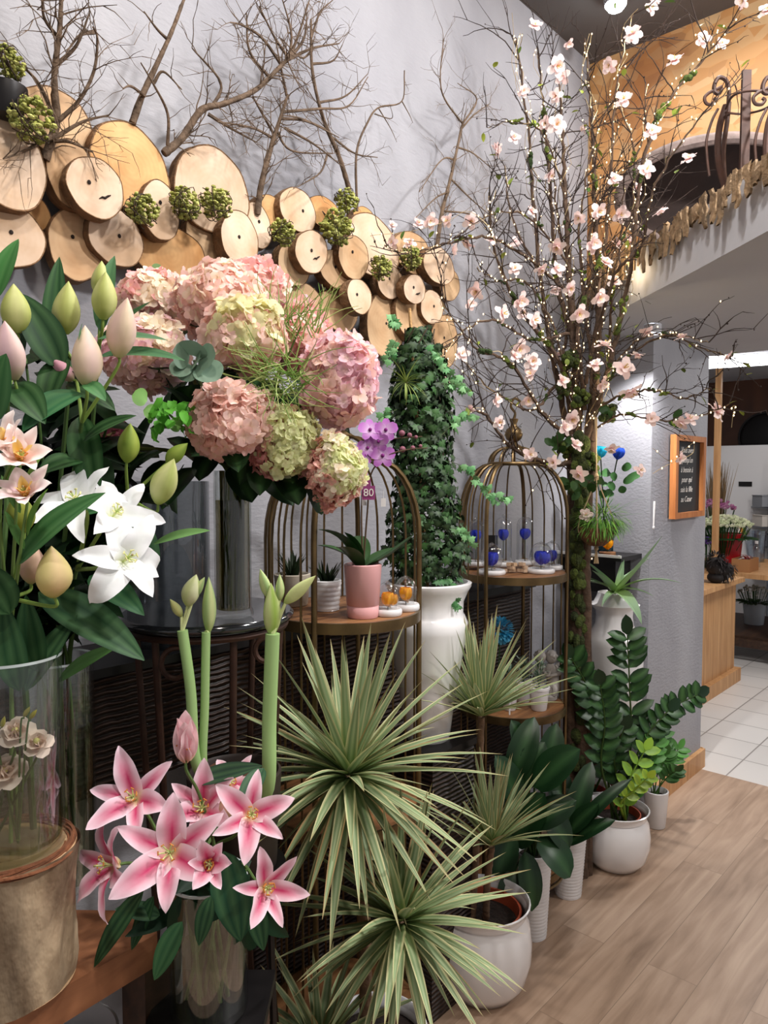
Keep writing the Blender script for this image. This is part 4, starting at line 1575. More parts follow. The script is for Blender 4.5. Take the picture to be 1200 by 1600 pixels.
# blue dried flower
c = Pz(776, 2.72, zs)
t = thing('blue_flower_pot', 'fluffy bright blue flower head on a thin stem inside the far cage, behind the dracaena', 'flower', c)
pot(t, c, [(.02, 0), (.021, .002), (.028, .06)], M_['plasticw'], soilz=.05, n=20)
hc2 = P(782, 985, 2.70)
b = MB(); b.tube(smoothpath([c + V((0, 0, .05)), c.lerp(hc2, .5), hc2], 4), .002, 5, H('#3a5a34')); b.build('stem', M_['leafm'], t)
b = MB()
for i in range(260):
    u = rv()
    while u.length > 1:
        u = rv()
    u.normalize()
    g = jit(mix(H('#1f86b4'), H('#6cc6e6'), R()), .15)
    b.leaf(hc2 + V((u.x * .03, u.y * .03, u.z * .032)), u, UP, .022, .012, .3, ROUND, lambda t_, x_, g=g: g, .2, 2, 1)
b.build('flower_head', M_['petal'], t)
c = Pz(796, 2.60, zs)
t = thing('teal_ornament', 'tiny turquoise topped ornament on the lower shelf of the far cage', 'ornament', P(795, 1110, 2.60))
c = V((c.x, c.y, zs))
t.location = c
b = MB(); b.tube([c, c + V((0, 0, .12))], .003, 6, H('#dddddd')); b.build('stick', M_['matte'], t)
b = MB(); b.ell(c + V((0, 0, .125)), (.012, .012, .014), 10, 7, col=CYAN, f=lambda u: 1 + .15 * math.sin(5 * math.atan2(u.y, u.x))); b.build('tip', M_['petal'], t)

# ================================================================ IVY COLUMN in glazed urn
random.seed(41)
base = Pz(668, 2.20, .80)
t = thing('plant_pedestal', 'dark wicker pedestal under the tall white ivy urn, between the cages', 'pedestal', (base.x, base.y, 0))
b = MB(); b.box((base.x, base.y, .39), (.20, .20, .78)); b.build('body', M_['wicker'], t, smooth=False)
b = MB(); b.box((base.x, base.y, .79), (.22, .22, .02)); b.build('top', M_['black'], t, smooth=False)
t = thing('glazed_urn', 'tall glossy white glazed urn with a flared rim between the two cages', 'urn', base)
b = MB()
b.lathe([(.0001, 0), (.065, 0), (.068, .01), (.080, .10), (.100, .22), (.118, .33), (.121, .355), (.112, .375), (.106, .385), (.108, .42), (.122, .452), (.130, .465), (.131, .475), (.120, .478), (.105, .45), (.0001, .44)], base, 48)
b.build('body', M_['ceramic'], t)
t = thing('ivy_column', 'tall dense column of dark green ivy on a cane growing out of the white urn', 'plant', base + V((0, 0, .45)))
b = MB(); cn = Pz(640, 2.24, 1.25); tp = P(640, 482, 2.24); b.tube([base + V((0, 0, .44)), tp], .005, 8, H('#c49a66')); b.build('cane', M_['bark'], t)
for (x, y) in [(638, 600 - 50), (624, 650)]:
    pass


def ivyleaf(b, p, n_, up, s, g):
    n_ = n_.normalized()
    sd = n_.cross(up)
    sd = sd.normalized() if sd.length > .01 else n_.orthogonal().normalized()
    u = sd.cross(n_)
    sh = [(0, -.35), (.28, -.5), (.5, -.25), (.95, -.15), (.55, .2), (.62, .62), (.25, .5), (0, 1.1), (-.25, .5), (-.62, .62), (-.55, .2), (-.95, -.15), (-.5, -.25), (-.28, -.5)]
    vs = [p + n_ * s * .12] + [p + (sd * x + u * -y) * s - n_ * s * .12 * abs(x) for x, y in sh]
    k = len(sh)
    b.add(vs, [(0, 1 + i, 1 + (i + 1) % k) for i in range(k)], [mix(g, H('#7f9e6a'), .18)] + [g] * k)


b = MB()
top, bot = P(655, 515, 2.2), base + V((0, 0, .48))
for i in range(2300):
    k = R()
    ctr = bot.lerp(top, k)
    ctr = ctr - RGT * .03 * k * (1 - k) * 0
    rr = (.118 * (1 - k) + .066 * k) * (1 + .12 * math.sin(k * 11)) * (1 if k < .93 else .6)
    if k < .12:
        rr *= .7 + k * 3
    q = U(0, 2 * PI)
    u = V((math.cos(q), math.sin(q), 0))
    p = ctr + u * rr * U(.65, 1.1) + V((0, 0, U(-.01, .01)))
    g = jit(mix(H('#0f2410'), H('#345c2c'), R() ** 2.2), .2)
    ivyleaf(b, p, (u + rv() * .55 + V((0, 0, .25))), UP + rv() * .4, U(.013, .022), g)
trails = [[(655, 520), (680, 560), (712, 590)], [(690, 600), (712, 600), (726, 612)], [(690, 680), (720, 652), (740, 650)], [(700, 720), (735, 735), (765, 770), (795, 785)], [(680, 900), (706, 918), (712, 952)], [(620, 530), (612, 545), (608, 560)], [(620, 505), (616, 502), (612, 500)],
          [(620, 640), (600, 650), (596, 665)], [(690, 820), (720, 830), (735, 850)]]
vine = MB()
for k in range(7):
    q = k * .9
    ps = [bot.lerp(top, j / 14) + V((math.cos(q + j * .7), math.sin(q + j * .7), 0)) * (.085 * (1 - j / 14) + .045 * j / 14) for j in range(15)]
    vine.tube(ps, .0022, 5, H('#4a3d2c'))
for tr in trails:
    ps = smoothpath([P(x, y, 2.12) for x, y in tr], 5)
    vine.tube(ps, .0012, 4, H('#55663c'))
    for p in ps[3:]:
        for k in range(2):
            ivyleaf(b, p + rv() * .012, -FWD + rv() * .5, UP + rv() * .5, U(.011, .017), jit(mix(H('#3f7a45'), H('#7fb079'), R()), .15))
for i in range(24):
    o = base + V((0, 0, .455)) + rv() * .01
    ang = U(0, 6.28)
    ivyleaf(b, base + V((math.cos(ang) * .10, math.sin(ang) * .10, .49)), V((math.cos(ang), math.sin(ang), 1)), UP + rv() * .3, .018, jit(H('#2e5c33'), .2))
b.build('foliage', M_['ivy'], t)
vine.build('vines', M_['bark'], t)
b = MB(); b.lathe([(.0001, .452), (.104, .45)], base, 28); b.build('soil', M_['soil'], t)
# spidery air plant pinned in the ivy
o = P(634, 597, 2.06)
t = thing('spider_air_plant', 'wispy yellow-green air plant pinned to the middle of the ivy column', 'plant', o)
b = MB()
for i in range(26):
    q = i * .242 + U(-.1, .1)
    u = RGT * math.cos(q) + UP * math.sin(q) * .9 - FWD * U(.1, .5)
    b.leaf(o, u + UP * .3, UP, U(.05, .10), .0045, U(.4, 1.3), STRAP, lambda t_, x_: H('#93a55a'), .3, 6, 1)
b.build('leaves', M_['leafm'], t)
b = MB(); b.tube([o, P(640, 600, 2.19)], .002, 5, H('#6b5b3c')); b.build('pin', M_['bark'], t)

# ================================================================ BLOSSOM TREE
random.seed(77)
TB = Pz(905, 2.86, 0)
tree = thing('blossom_tree', 'tall bare-branched decorative tree with pale pink blossoms and green moss patches', 'tree', TB)
tb, tw = MB(), MB()
tnodes = []


def tclamp(q):
    q = V(q)
    q.y = min(q.y, W - .03)
    q.z = min(q.z, 3.55)
    if q.x > 3.33 and q.z < 2.4:
        q.y = min(q.y, 1.36)
    if q.x > 3.38:
        q.x = 3.38 if q.z > 2.3 else q.x
    return q


BR = H('#5b4636')
mains = []
trunkpts = [[(903, 1150), (905, 900), (903, 760), (905, 690)], [(915, 1150), (912, 900), (925, 740), (930, 640), (928, 500)], [(893, 1150), (898, 850), (890, 700), (880, 600), (880, 450)]]


def tp_(x, y, hd):
    return tclamp(P(x, y, hd))


def stem(pts, hd0, hd1, r0, r1, main=True):
    n = len(pts)
    ps = smoothpath([tp_(x, y, hd0 + (hd1 - hd0) * i / (n - 1)) for i, (x, y) in enumerate(pts)], 8)
    ps = [p + rv() * .004 for p in ps]
    tb.tube(ps, [a * U(.85, 1.2) for a in taper(len(ps), r0, r1)], 8 if r0 > .01 else 6, BR)
    tnodes.append(ps)
    return ps


S = []
tb.tube(smoothpath([TB, TB + V((.01, .0, .5)), P(903, 960, 2.86), P(903, 800, 2.84), P(905, 690, 2.82)], 8), [.034 * U(.85, 1.15) for _ in range(33)], 10, BR)
tb.tube(smoothpath([TB + V((.03, -.02, 0)), P(917, 1000, 2.84), P(915, 850, 2.82), P(925, 690, 2.80)], 8), [.02 * U(.85, 1.15) for _ in range(25)], 8, BR)
tb.tube(smoothpath([TB + V((-.03, .02, 0)), P(893, 1000, 2.88), P(895, 850, 2.86), P(893, 700, 2.84)], 8), [.02 * U(.85, 1.15) for _ in range(25)], 8, BR)
S.append(stem([(905, 700), (900, 600), (893, 480), (885, 350), (880, 250), (875, 130)], 2.82, 2.78, .018, .004))
S.append(stem([(925, 690), (932, 580), (935, 450), (930, 330), (925, 200), (915, 60)], 2.80, 2.75, .015, .003))
S.append(stem([(893, 700), (870, 590), (850, 480), (835, 330), (825, 200), (805, 60)], 2.84, 2.8, .012, .003))
S.append(stem([(915, 690), (955, 560), (985, 420), (1000, 280), (1030, 180), (1100, 90), (1140, 45)], 2.8, 2.5, .011, .002))
S.append(stem([(905, 650), (870, 560), (810, 480), (770, 380), (765, 300)], 2.82, 2.7, .010, .002))
S.append(stem([(900, 690), (850, 650), (800, 570), (740, 540), (690, 470)], 2.82, 2.5, .009, .002))
S.append(stem([(905, 720), (860, 725), (800, 700), (760, 650), (730, 640)], 2.82, 2.55, .011, .003))
S.append(stem([(915, 640), (905, 500), (945, 380), (955, 250), (965, 120), (990, 20)], 2.8, 2.7, .009, .002))
S.append(stem([(900, 560), (870, 430), (860, 300), (850, 180), (840, 80)], 2.82, 2.85, .010, .002))
S.append(stem([(935, 600), (1000, 530), (1060, 524), (1110, 535)], 2.78, 2.4, .0032, .0012))
S.append(stem([(930, 620), (980, 560), (1040, 525), (1100, 545), (1150, 560)], 2.78, 2.35, .004, .0012))
S.append(stem([(930, 670), (970, 648), (1015, 655), (1070, 655), (1140, 632)], 2.78, 2.4, .004, .0015))
S.append(stem([(930, 640), (985, 612), (1030, 612), (1070, 622), (1110, 605)], 2.78, 2.4, .005, .0012))
S.append(stem([(930, 540), (960, 430), (1000, 390), (1020, 300), (1080, 200), (1160, 120)], 2.78, 2.3, .007, .0015))
S.append(stem([(880, 450), (820, 400), (760, 370), (700, 380), (640, 395), (600, 385)], 2.8, 2.35, .006, .0015))
S.append(stem([(890, 520), (830, 530), (770, 500), (720, 520), (690, 560)], 2.8, 2.5, .006, .0015))
S.append(stem([(915, 600), (935, 480), (920, 380), (945, 300), (1000, 230), (1010, 130)], 2.79, 2.7, .008, .002))
S.append(stem([(870, 600), (830, 640), (770, 610), (720, 560)], 2.82, 2.6, .006, .0015))
S.append(stem([(880, 300), (850, 210), (800, 190), (760, 200)], 2.79, 2.7, .004, .001))
S.append(stem([(890, 420), (840, 350), (790, 330), (740, 350), (700, 380)], 2.8, 2.5, .004, .001))
for (pts, h1, r0) in [([(910, 700), (925, 600), (915, 480), (905, 380), (915, 280), (935, 200)], 2.72, .009), ([(895, 680), (880, 560), (895, 460), (870, 340), (868, 230)], 2.86, .008),
                      ([(920, 680), (950, 580), (955, 480), (970, 380), (975, 290)], 2.74, .008), ([(900, 650), (862, 560), (845, 440), (800, 340), (790, 260)], 2.8, .007),
                      ([(905, 660), (925, 540), (950, 420), (985, 340), (990, 230), (960, 150)], 2.72, .006), ([(890, 600), (860, 500), (820, 440), (780, 440), (745, 420)], 2.66, .005)]:
    S.append(stem(pts, 2.82, h1, r0, .002))
for si, ps in enumerate(S):
    for i, p in enumerate(ps):
        if i < 4:
            continue
        if R() < (.72 if si < 9 else .5):
            d = (ps[i] - ps[i - 1]).normalized()
            dd = d * .5 + V((U(-1, 1), U(-1, .6), U(-.7, 1)))
            L = U(.10, .32) if si < 9 else U(.05, .18)
            grow(tw, p, dd, L, .0024, 1, .26, tclamp, tnodes, .35, jit(H('#3a2b23'), .15), 4, .8, .12)
tb.build('trunk', M_['bark'], tree)
tag(tw.build('twigs', M_['bark'], tree), kind='stuff')
# moss patches
ms = MB()
trk = smoothpath([TB + V((0, 0, .2)), P(903, 960, 2.84), P(903, 800, 2.80), P(905, 690, 2.78)], 14)
for p in trk:
    for k in range(3):
        ms.ell(p + rv() * .022, (U(.014, .026), U(.014, .026), U(.02, .035)), 7, 5, col=jit(mix(H('#2f3a18'), H('#5c6b2a'), R()), .2))
tag(ms.build('trunk_moss', M_['moss'], tree), kind='stuff')
for k in range(75):
    ps = random.choice(S)
    i = int(U(2, len(ps) - 1) * .8)
    p = ps[i]
    d = (ps[min(i + 1, len(ps) - 1)] - ps[i]).normalized()
    Mx = d.to_track_quat('Z', 'Y').to_matrix()
    cc = jit(mix(H('#2c4416'), H('#76862c'), R()), .2)
    ms = MB()
    mk_ = 1.0 if S.index(ps) < 9 else .55
    for j in range(6):
        ms.ell(p + d * (j - 3) * .009 * mk_ + rv() * .006 * mk_, (U(.006, .013) * mk_, U(.006, .013) * mk_, U(.010, .016) * mk_), 6, 4, M=Mx, col=cc)
    ms.build('moss_patch', M_['moss'], tree)
for (x, y) in [(880, 610), (910, 620), (890, 560), (950, 645), (925, 720), (880, 700)]:
    p = P(x, y, 2.78)
    ms = MB()
    for j in range(22):
        ms.ell(p + V((U(-1, 1) * .03, U(-1, 1) * .02, U(-1, 1) * .03)), U(.008, .016), 6, 4, col=jit(mix(H('#26350f'), H('#5f7226'), R()), .2))
    ms.build('moss_patch', M_['moss'], tree)
# small leaves
lv = MB()
for k in range(130):
    ps = random.choice(tnodes)
    p = random.choice(ps)
    g = jit(mix(H('#3f5a24'), H('#a8b648'), R()), .15)
    lv.leaf(p, rv(), UP, U(.02, .04), U(.012, .02), .4, BROAD, lambda t_, x_, g=g: g, .2, 4, 1)
for (x, y) in [(867, 695), (880, 690), (905, 770), (895, 755), (955, 645), (1048, 655), (870, 700), (915, 765), (930, 750)]:
    p = P(x, y, 2.74)
    for k in range(3):
        lv.leaf(p + rv() * .012, rv() - FWD * .3, -FWD, .045, .028, .4, BROAD, lambda t_, x_: jit(H('#2b4720'), .05), .2, 5, 1)
lv.build('leaves', M_['leafm'], tree)


# blossoms
def blossom_mesh(k):
    b = MB()
    for ring in range(2):
        n = 5
        for i in range(n):
            q = 2 * PI * i / n + ring * .6
            u = V((math.cos(q), math.sin(q), .2 + ring * .9 + U(-.3, .3)))
            g = jit(mix(H('#fdf0ec'), H('#f6cfca'), R() * .7), .04)
            b.leaf(V((0, 0, 0)), u, UP, .030 * (1 - .3 * ring), .022 * (1 - .2 * ring), U(-.4, .7), ROUND, lambda t_, x_, g=g: mix(H('#eeb0b0'), g, t_ * 3), .12, 4, 1, wave=.10)
    for i in range(8):
        q = U(0, 6.28)
        b.tube([V((0, 0, 0)), V((math.cos(q) * .006, math.sin(q) * .006, .016))], .0006, 3, H('#e8d27a'))
    o = b.build('blossom', M_['petal'])
    me = o.data
    bpy.data.objects.remove(o)
    return me


bms = [blossom_mesh(k) for k in range(4)]
known = [(989, 52, 12), (870, 103, 14), (879, 118, 12), (836, 40, 10), (888, 68, 8), (952, 102, 12), (990, 55, 12), (975, 155, 12), (1018, 12, 10), (1055, 95, 12), (1098, 62, 11), (1128, 68, 9), (870, 195, 13), (869, 150, 10), (818, 142, 9), (803, 215, 10), (1010, 265, 12), (1018, 205, 12),
         (925, 380, 14), (870, 385, 13), (935, 330, 12), (970, 335, 13), (905, 340, 10), (995, 295, 10), (960, 280, 11), (812, 470, 14), (835, 500, 12), (812, 545, 14), (832, 565, 14), (830, 585, 12), (945, 540, 14), (930, 570, 11), (975, 575, 16), (940, 600, 13), (985, 610, 16), (905, 490, 13), (937, 465, 13),
         (830, 330, 10), (700, 345, 10), (672, 345, 11), (625, 358, 10), (735, 345, 12), (560, 368, 7), (722, 553, 11), (775, 625, 10), (735, 638, 9), (825, 625, 12), (878, 595, 12), (893, 655, 14), (882, 668, 12), (898, 695, 12), (905, 740, 13), (915, 805, 11), (828, 710, 11), (865, 722, 10),
         (1078, 655, 11), (1065, 660, 11), (1118, 643, 16), (1063, 715, 9), (1018, 655, 10), (1065, 528, 10), (997, 553, 10), (955, 700, 11), (780, 660, 10), (1000, 735, 9), (745, 455, 13), (785, 490, 13), (735, 475, 9), (805, 420, 10), (870, 420, 12), (945, 410, 12), (960, 440, 12), (890, 450, 11), (845, 420, 10)]
cntb = 0
for (x, y, r) in known:
    p = tclamp(P(x, y, U(2.45, 2.75) if x < 1000 or y < 300 else 2.45))
    o = bpy.data.objects.new('blossom', random.choice(bms))
    COL.objects.link(o)
    o.parent = tree
    o.location = p - TB
    ax = (-FWD + rv() * .8).normalized()
    o.rotation_euler = ax.to_track_quat('Z', 'Y').to_euler()
    k = r / 11.5
    o.scale = (k, k, k)
    cntb += 1
    # short twig to it
while cntb < 100:
    ps = random.choice(tnodes)
    p = random.choice(ps)
    if p.z < 1.9:
        continue
    o = bpy.data.objects.new('blossom', random.choice(bms))
    COL.objects.link(o)
    o.parent = tree
    o.location = p - TB
    ax = (-FWD * .5 + rv()).normalized()
    o.rotation_euler = ax.to_track_quat('Z', 'Y').to_euler()
    k = U(.7, 1.05)
    o.scale = (k, k, k)
    cntb += 1

# fairy lights
fl = thing('fairy_light_string', 'string of tiny warm white fairy lights wound through the blossom tree', 'string lights', TB + V((0, 0, 1.2)))
wire, bulbs = MB(), []
extra = [smoothpath([P(x, y, 2.45) for x, y in pl_], 6) for pl_ in
         ([(558, 375), (580, 368), (640, 362), (700, 345), (730, 330), (760, 350), (775, 380)], [(690, 470), (712, 560), (690, 600), (700, 560)], [(700, 560), (722, 580), (755, 607), (785, 620)], [(1020, 700), (1045, 720), (1058, 712), (1085, 690)],
          [(1020, 740), (1040, 728), (1080, 710), (1085, 695)], [(1140, 640), (1148, 634), (1145, 650), (1143, 668)], [(800, 20), (803, 60), (800, 100), (812, 140)])]
wires = [[p + rv() * .006 for p in ps] for ps in S] + [[p + V((.02 * math.cos(i * .9), .02 * math.sin(i * .9), .01)) for i, p in enumerate(ps)] for ps in S[:9]] + [[p + V((.025 * math.cos(i * .7 + 2), .025 * math.sin(i * .7 + 2), .01)) for i, p in enumerate(ps)] for ps in S[:5]] + extra
wires.append([TB + V((.045 * math.cos(i * .7), .045 * math.sin(i * .7), 1.15 + i * .02)) - RGT * 0 for i in range(28)])
tn2 = random.sample(tnodes[len(S):], min(70, len(tnodes) - len(S)))
for ps in wires:
    ps = [tclamp(p) for p in ps]
    wire.tube(ps, .0009, 3, H('#9a8a62'))
    for i in range(len(ps) - 1):
        L = (ps[i + 1] - ps[i]).length
        if R() < L / .060:
            bulbs.append(ps[i].lerp(ps[i + 1], R()) - FWD * .006)
for ps in tn2:
    bulbs.append(ps[-1] + rv() * .004)
wire.build('wire', mat('copper_wire', H('#a8936a'), .4, .6), fl)
gl = emis('fairy_glow', (1, .74, .42), 2.4)
gl.cycles.emission_sampling = 'NONE'
bulbs.sort(key=lambda p: (p - CAM).length)
bm_ = MB(); bm_.ell((0, 0, 0), (.0024, .0024, .0034), 8, 6)
o = bm_.build('bulb', gl)
bme = o.data
bpy.data.objects.remove(o)
for p in bulbs[:98]:
    o = bpy.data.objects.new('bulb', bme)
    COL.objects.link(o)
    o.parent = fl
    o.location = p - worldloc(fl)
r_ = MB()
for p in bulbs[98:]:
    r_.ell(p, (.0024, .0024, .0034), 6, 4)
tag(r_.build('bulbs', gl, fl), kind='stuff')

# ================================================================ GALLERY OBJECTS
c = P(1118, 300, 2.98)
t = thing('rusty_bowl', 'huge dark brown bowl with a pale rim lying tipped on its side on the gallery', 'bowl', c)
ax = (-FWD * .75 + RGT * .1 - UP * .45).normalized()
Mx = ax.to_track_quat('Z', 'Y').to_matrix()
b = MB()
Rb = .40
Sx = Matrix.Diagonal((1, .62, 1))
pr = [(Rb * math.sin(q), -Rb * .5 * math.cos(q) + .05) for q in [i * PI / 2 / 10 for i in range(11)]]
pin = [(Rb * .97 * math.sin(q), -Rb * .46 * math.cos(q) + .05) for q in [i * PI / 2 / 10 for i in range(10, -1, -1)]]
hz = Matrix((RGT, UP.cross(RGT).normalized() * 1.0, UP)).transposed()
ax2 = V(ax)
x_ = RGT
y_ = ax2.cross(x_).normalized()
Mb = Matrix((x_, y_, ax2)).transposed() @ Matrix.Diagonal((1, .50, 1))
bz = max(2.44, c.z - .17)
b.lathe(pr + pin, c, 48, M=Mb)
b.build('bowl', mat('rusty_brown', H('#2c1a12'), .8, noise=(8, .5), bump=(20, .4, .01)), t)
b = MB()
pts = [c + Mb @ V((Rb * math.cos(2 * PI * k / 60), Rb * math.sin(2 * PI * k / 60), .055)) for k in range(61)]
b.tube(pts, .022, 8, cap=False)
b.build('rim', mat('pale_rim', H('#8f7d76'), .8, noise=(20, .5), bump=(40, .5, .01)), t)


def scrollpost(px, hd, lab, flip=1, top=120):
    c = Pz(px, hd, 2.42)
    t = thing('wrought_iron_scroll', lab, 'ironwork', c, 'wrought iron candelabra on the gallery')
    k = hd / F

    def Q(dx, y):
        return P(px + dx * flip, y, hd)
    for nm, pts, r in (('upright', [(22, 305), (8, 250), (10, 200), (20, 165)], .011),
                       ('upright', [(20, 300), (16, 240), (22, 190), (25, 160)], .008),
                       ('scroll', [(24, 165), (25, 140), (20, 125), (10, 121), (3, 130), (2, 142), (9, 146), (14, 138)], .007),
                       ('scroll', [(14, 135), (5, 140), (-6, 145), (-13, 153), (-10, 162), (0, 163), (5, 157), (1, 153)], .0055),
                       ('scroll', [(8, 170), (-2, 190), (-10, 220), (-9, 250), (-6, 275)], .0045)):
        b = MB(); ps = smoothpath([Q(x, y) for x, y in pts], 6); b.tube(ps, r, 7); b.build(nm, M_['iron'], t)
    return t


scrollpost(1114, 2.55, 'left scrolled wrought iron upright on the gallery edge')
scrollpost(1190, 2.40, 'right scrolled wrought iron upright cut by the photo edge', 1)
c0 = P(1165, 300, 2.45)
t = thing('iron_post', 'straight flat iron post between the two scrolled uprights', 'ironwork', c0)
b = MB(); b.box((P(1165, 200, 2.45) + c0) / 2 + V((0, 0, .0)), (.03, .012, .42), YAW - PI / 2)
p1 = P(1166, 110, 2.45); p2 = P(1162, 305, 2.45)
b = MB(); b.box((p1 + p2) / 2, (.028, .012, (p1 - p2).length), YAW - PI / 2); b.build('bar', M_['iron'], t, smooth=False)
b = MB()
hp = smoothpath([P(1134, 170, 2.52), P(1145, 150, 2.45), P(1170, 142, 2.42), P(1200, 145, 2.40), P(1208, 160, 2.42), P(1190, 172, 2.5), P(1160, 178, 2.55), P(1134, 176, 2.53)], 6)
b.tube(hp, .004, 6); b.build('hoop', M_['iron'], t)

# ================================================================ CHALKBOARD
cL, cR = V((3.56, 1.372, 0)), V((3.965, 1.372, 0))
zt, zb = P(1045, 679, 3.57).z, P(1040, 811, 3.56).z
zm = (zt + zb) / 2
xm = (cL.x + cR.x) / 2
t = thing('chalkboard', 'orange wood framed chalkboard with white handwriting hanging on the pillar', 'chalkboard', (xm, 1.372, zm))
wd_, ht = cR.x - cL.x, zt - zb
b = MB(); b.box((xm, 1.378, zm), (wd_ - .03, .012, ht - .03)); b.build('slate', mat('slate', H('#1b1d1f'), .6, noise=(5, .8)), t, smooth=False)
for (cx, cz, sx, sz) in [(cL.x + .016, zm, .032, ht), (cR.x - .016, zm, .032, ht), (xm, zt - .014, wd_ - .064, .028), (xm, zb + .014, wd_ - .064, .028)]:
    b = MB(); b.box((cx, 1.366, cz), (sx, .030, sz)); b.build('frame_side', M_['orangewood'], t, smooth=False)
b = MB(); b.tube([(cL.x + .08, 1.375, zt - .005), (xm, 1.385, zt + .09), (cR.x - .08, 1.375, zt - .005)], .002, 5); b.build('cord', M_['darkwood'], t)
for i, s_ in enumerate(['Vous avez', 'quelqu\'un', 'à besoin à', 'pour qui', 'sais la fille', 'au Cœur']):
    text(s_, (xm - .01, 1.3705, zt - .072 - i * .049), .040, chalk, t, rot=(PI / 2, 0, 0), shear=.3)

# ================================================================ BACK ROOM
# counter
t = thing('wooden_counter', 'light wooden sales counter with a plinth behind the pillar', 'counter', (5.58, 2.1, 0))
b = MB(); b.box((5.56, 2.15, .40), (.88, .70, .74)); b.build('body', M_['oak'], t, smooth=False)
b = MB(); b.box((5.56, 2.14, .785), (.98, .78, .035)); b.build('worktop', M_['oak'], t, smooth=False)
b = MB(); b.box((5.56, 2.13, .05), (.93, .75, .10)); b.build('plinth', M_['oak'], t, smooth=False)
random.seed(9)
t2 = thing('moss_strip', 'strip of dark green moss down the near corner of the wooden counter', 'moss', (5.09, 1.78, .4))
b = MB()
for i in range(130):
    b.ell((5.085 + U(-.02, .02), 1.79 + U(-.03, .03), U(.02, .74)), (U(.015, .035), U(.012, .03), U(.02, .04)), 6, 4, col=jit(mix(H('#24381a'), H('#4c7a34'), R()), .2))
b.build('moss', M_['moss'], t2)
# dark shaggy thing
c = V((5.45, 2.02, .80))
c = Pz(1118, 5.35, .803)
t = thing('shaggy_bunch', 'dark shaggy bushy bunch on the counter top', 'decoration', c)
b = MB()
for i in range(400):
    u = rv().normalized()
    ctr = c + V((0, 0, .12)) + (RGT * .07 if i % 3 == 0 else V((0, 0, .03))) + (V((0, 0, -.03)) if i % 3 == 0 else V((0, 0, 0)))
    b.leaf(ctr + u * .055, u + rv() * .6, UP, U(.03, .06), .012, .8, LANCE, lambda t_, x_: jit(H('#1d1413'), .2), .2, 3, 1)
b.ell(c + V((0, 0, .12)), .07, 12, 8, col=H('#160f0e'))
b.ell(c + V((0, 0, .09)) + RGT * .07, .06, 12, 8, col=H('#160f0e'))
b.ell(c + V((0, 0, .04)), (.06, .06, .045), 10, 7, col=H('#160f0e'))
b.build('bristles', M_['matte'], t)
# flowers in buckets
def bunch(c, r, zr, n, c1, c2, lab, cat, leafc=H('#2c4a26'), pr=.02, stemz=.15):
    t = thing('flower_bunch', lab, cat, c)
    s = MB()
    b = MB()
    for i in range(n):
        q = U(0, 6.28)
        k = math.sqrt(R())
        h = c + V((math.cos(q) * r * k, math.sin(q) * r * k, zr * (1 - k * k) + U(-.01, .01)))
        g = jit(mix(c1, c2, R()), .1)
        u = V((math.cos(q) * k * .6, math.sin(q) * k * .6, 1)).normalized()
        for j in range(5):
            a = j * 1.257
            d = u + V((math.cos(a), math.sin(a), 0)) * .9
            b.leaf(h, d, UP, pr, pr * .8, -.3, ROUND, lambda t_, x_, g=g: g, .1, 2, 1)
        if i % 3 == 0:
            s.tube([c + V((math.cos(q) * r * .25 * k, math.sin(q) * r * .25 * k, -stemz)), h], .003, 4, leafc)
            s.leaf(c + V((math.cos(q) * r * .4, math.sin(q) * r * .4, -stemz * .4)), V((math.cos(q), math.sin(q), .5)), UP, r * .9, r * .3, .6, BROAD, lambda t_, x_: jit(leafc, .1), .2, 4, 1)
    tag(b.build('flower_heads', M_['petal'], t), kind='stuff')
    s.build('stems', M_['leafm'], t)
    return t


TZ = .76
c = Pz(1137, 6.55, TZ)
t = thing('red_bucket', 'glossy red bucket on the table in the back room', 'bucket', c)
b = MB(); b.lathe([(.0001, 0), (.095, 0), (.12, .30), (.125, .30), (.125, .31), (.112, .31), (.09, .02), (.0001, .02)], c, 30); b.build('body', mat('red_plastic', H('#b3141c'), .35), t)
bunch(Pz(1133, 6.53, 1.13), .22, .08, 240, H('#dfe6c2'), H('#f1f0da'), 'broad bunch of creamy white flowers in the red bucket', 'flowers', pr=.032, stemz=.3)
bunch(Pz(1120, 6.95, 1.26), .16, .08, 70, H('#b46a9c'), H('#d9a6c4'), 'mauve pink flowers behind the creamy white bunch', 'flowers', pr=.03, stemz=.45)
c = Pz(1120, 6.95, TZ)
t = thing('tall_vase', 'grey vase of mauve flowers behind the red bucket', 'vase', c)
b = MB(); b.lathe([(.0001, 0), (.07, 0), (.08, .30), (.075, .30), (.065, .01), (.0001, .01)], c, 24); b.build('body', M_['plasticw'], t)
c = Pz(1118, 7.25, TZ)
t = thing('pampas_bundle', 'upright sheaf of beige dried grass behind the mauve flowers', 'dried grass', c)
b = MB()
for i in range(110):
    q = U(0, 6.28)
    k = R()
    o = c + V((math.cos(q) * .02, math.sin(q) * .02, 0))
    b.leaf(o, V((math.cos(q) * .12 * k, math.sin(q) * .12 * k, 1)), RGT, U(.75, .98), .018, U(-.15, .15), lambda t_: .15 + t_ * (1 - t_ ** 6), lambda t_, x_: jit(H('#b59c78'), .15), .2, 5, 1)
b.build('plumes', M_['leafm'], t)
b = MB(); b.lathe([(.0001, 0), (.06, 0), (.07, .25), (.066, .25), (.056, .01), (.0001, .01)], c, 24); b.build('holder', M_['plasticw'], t)
c = Pz(1108, 6.3, TZ)
bunch(Pz(1104, 6.45, .97), .09, .05, 40, H('#5a3f8c'), H('#8a6ab4'), 'purple flower bunch beside the red bucket', 'flowers', pr=.025, stemz=.2)
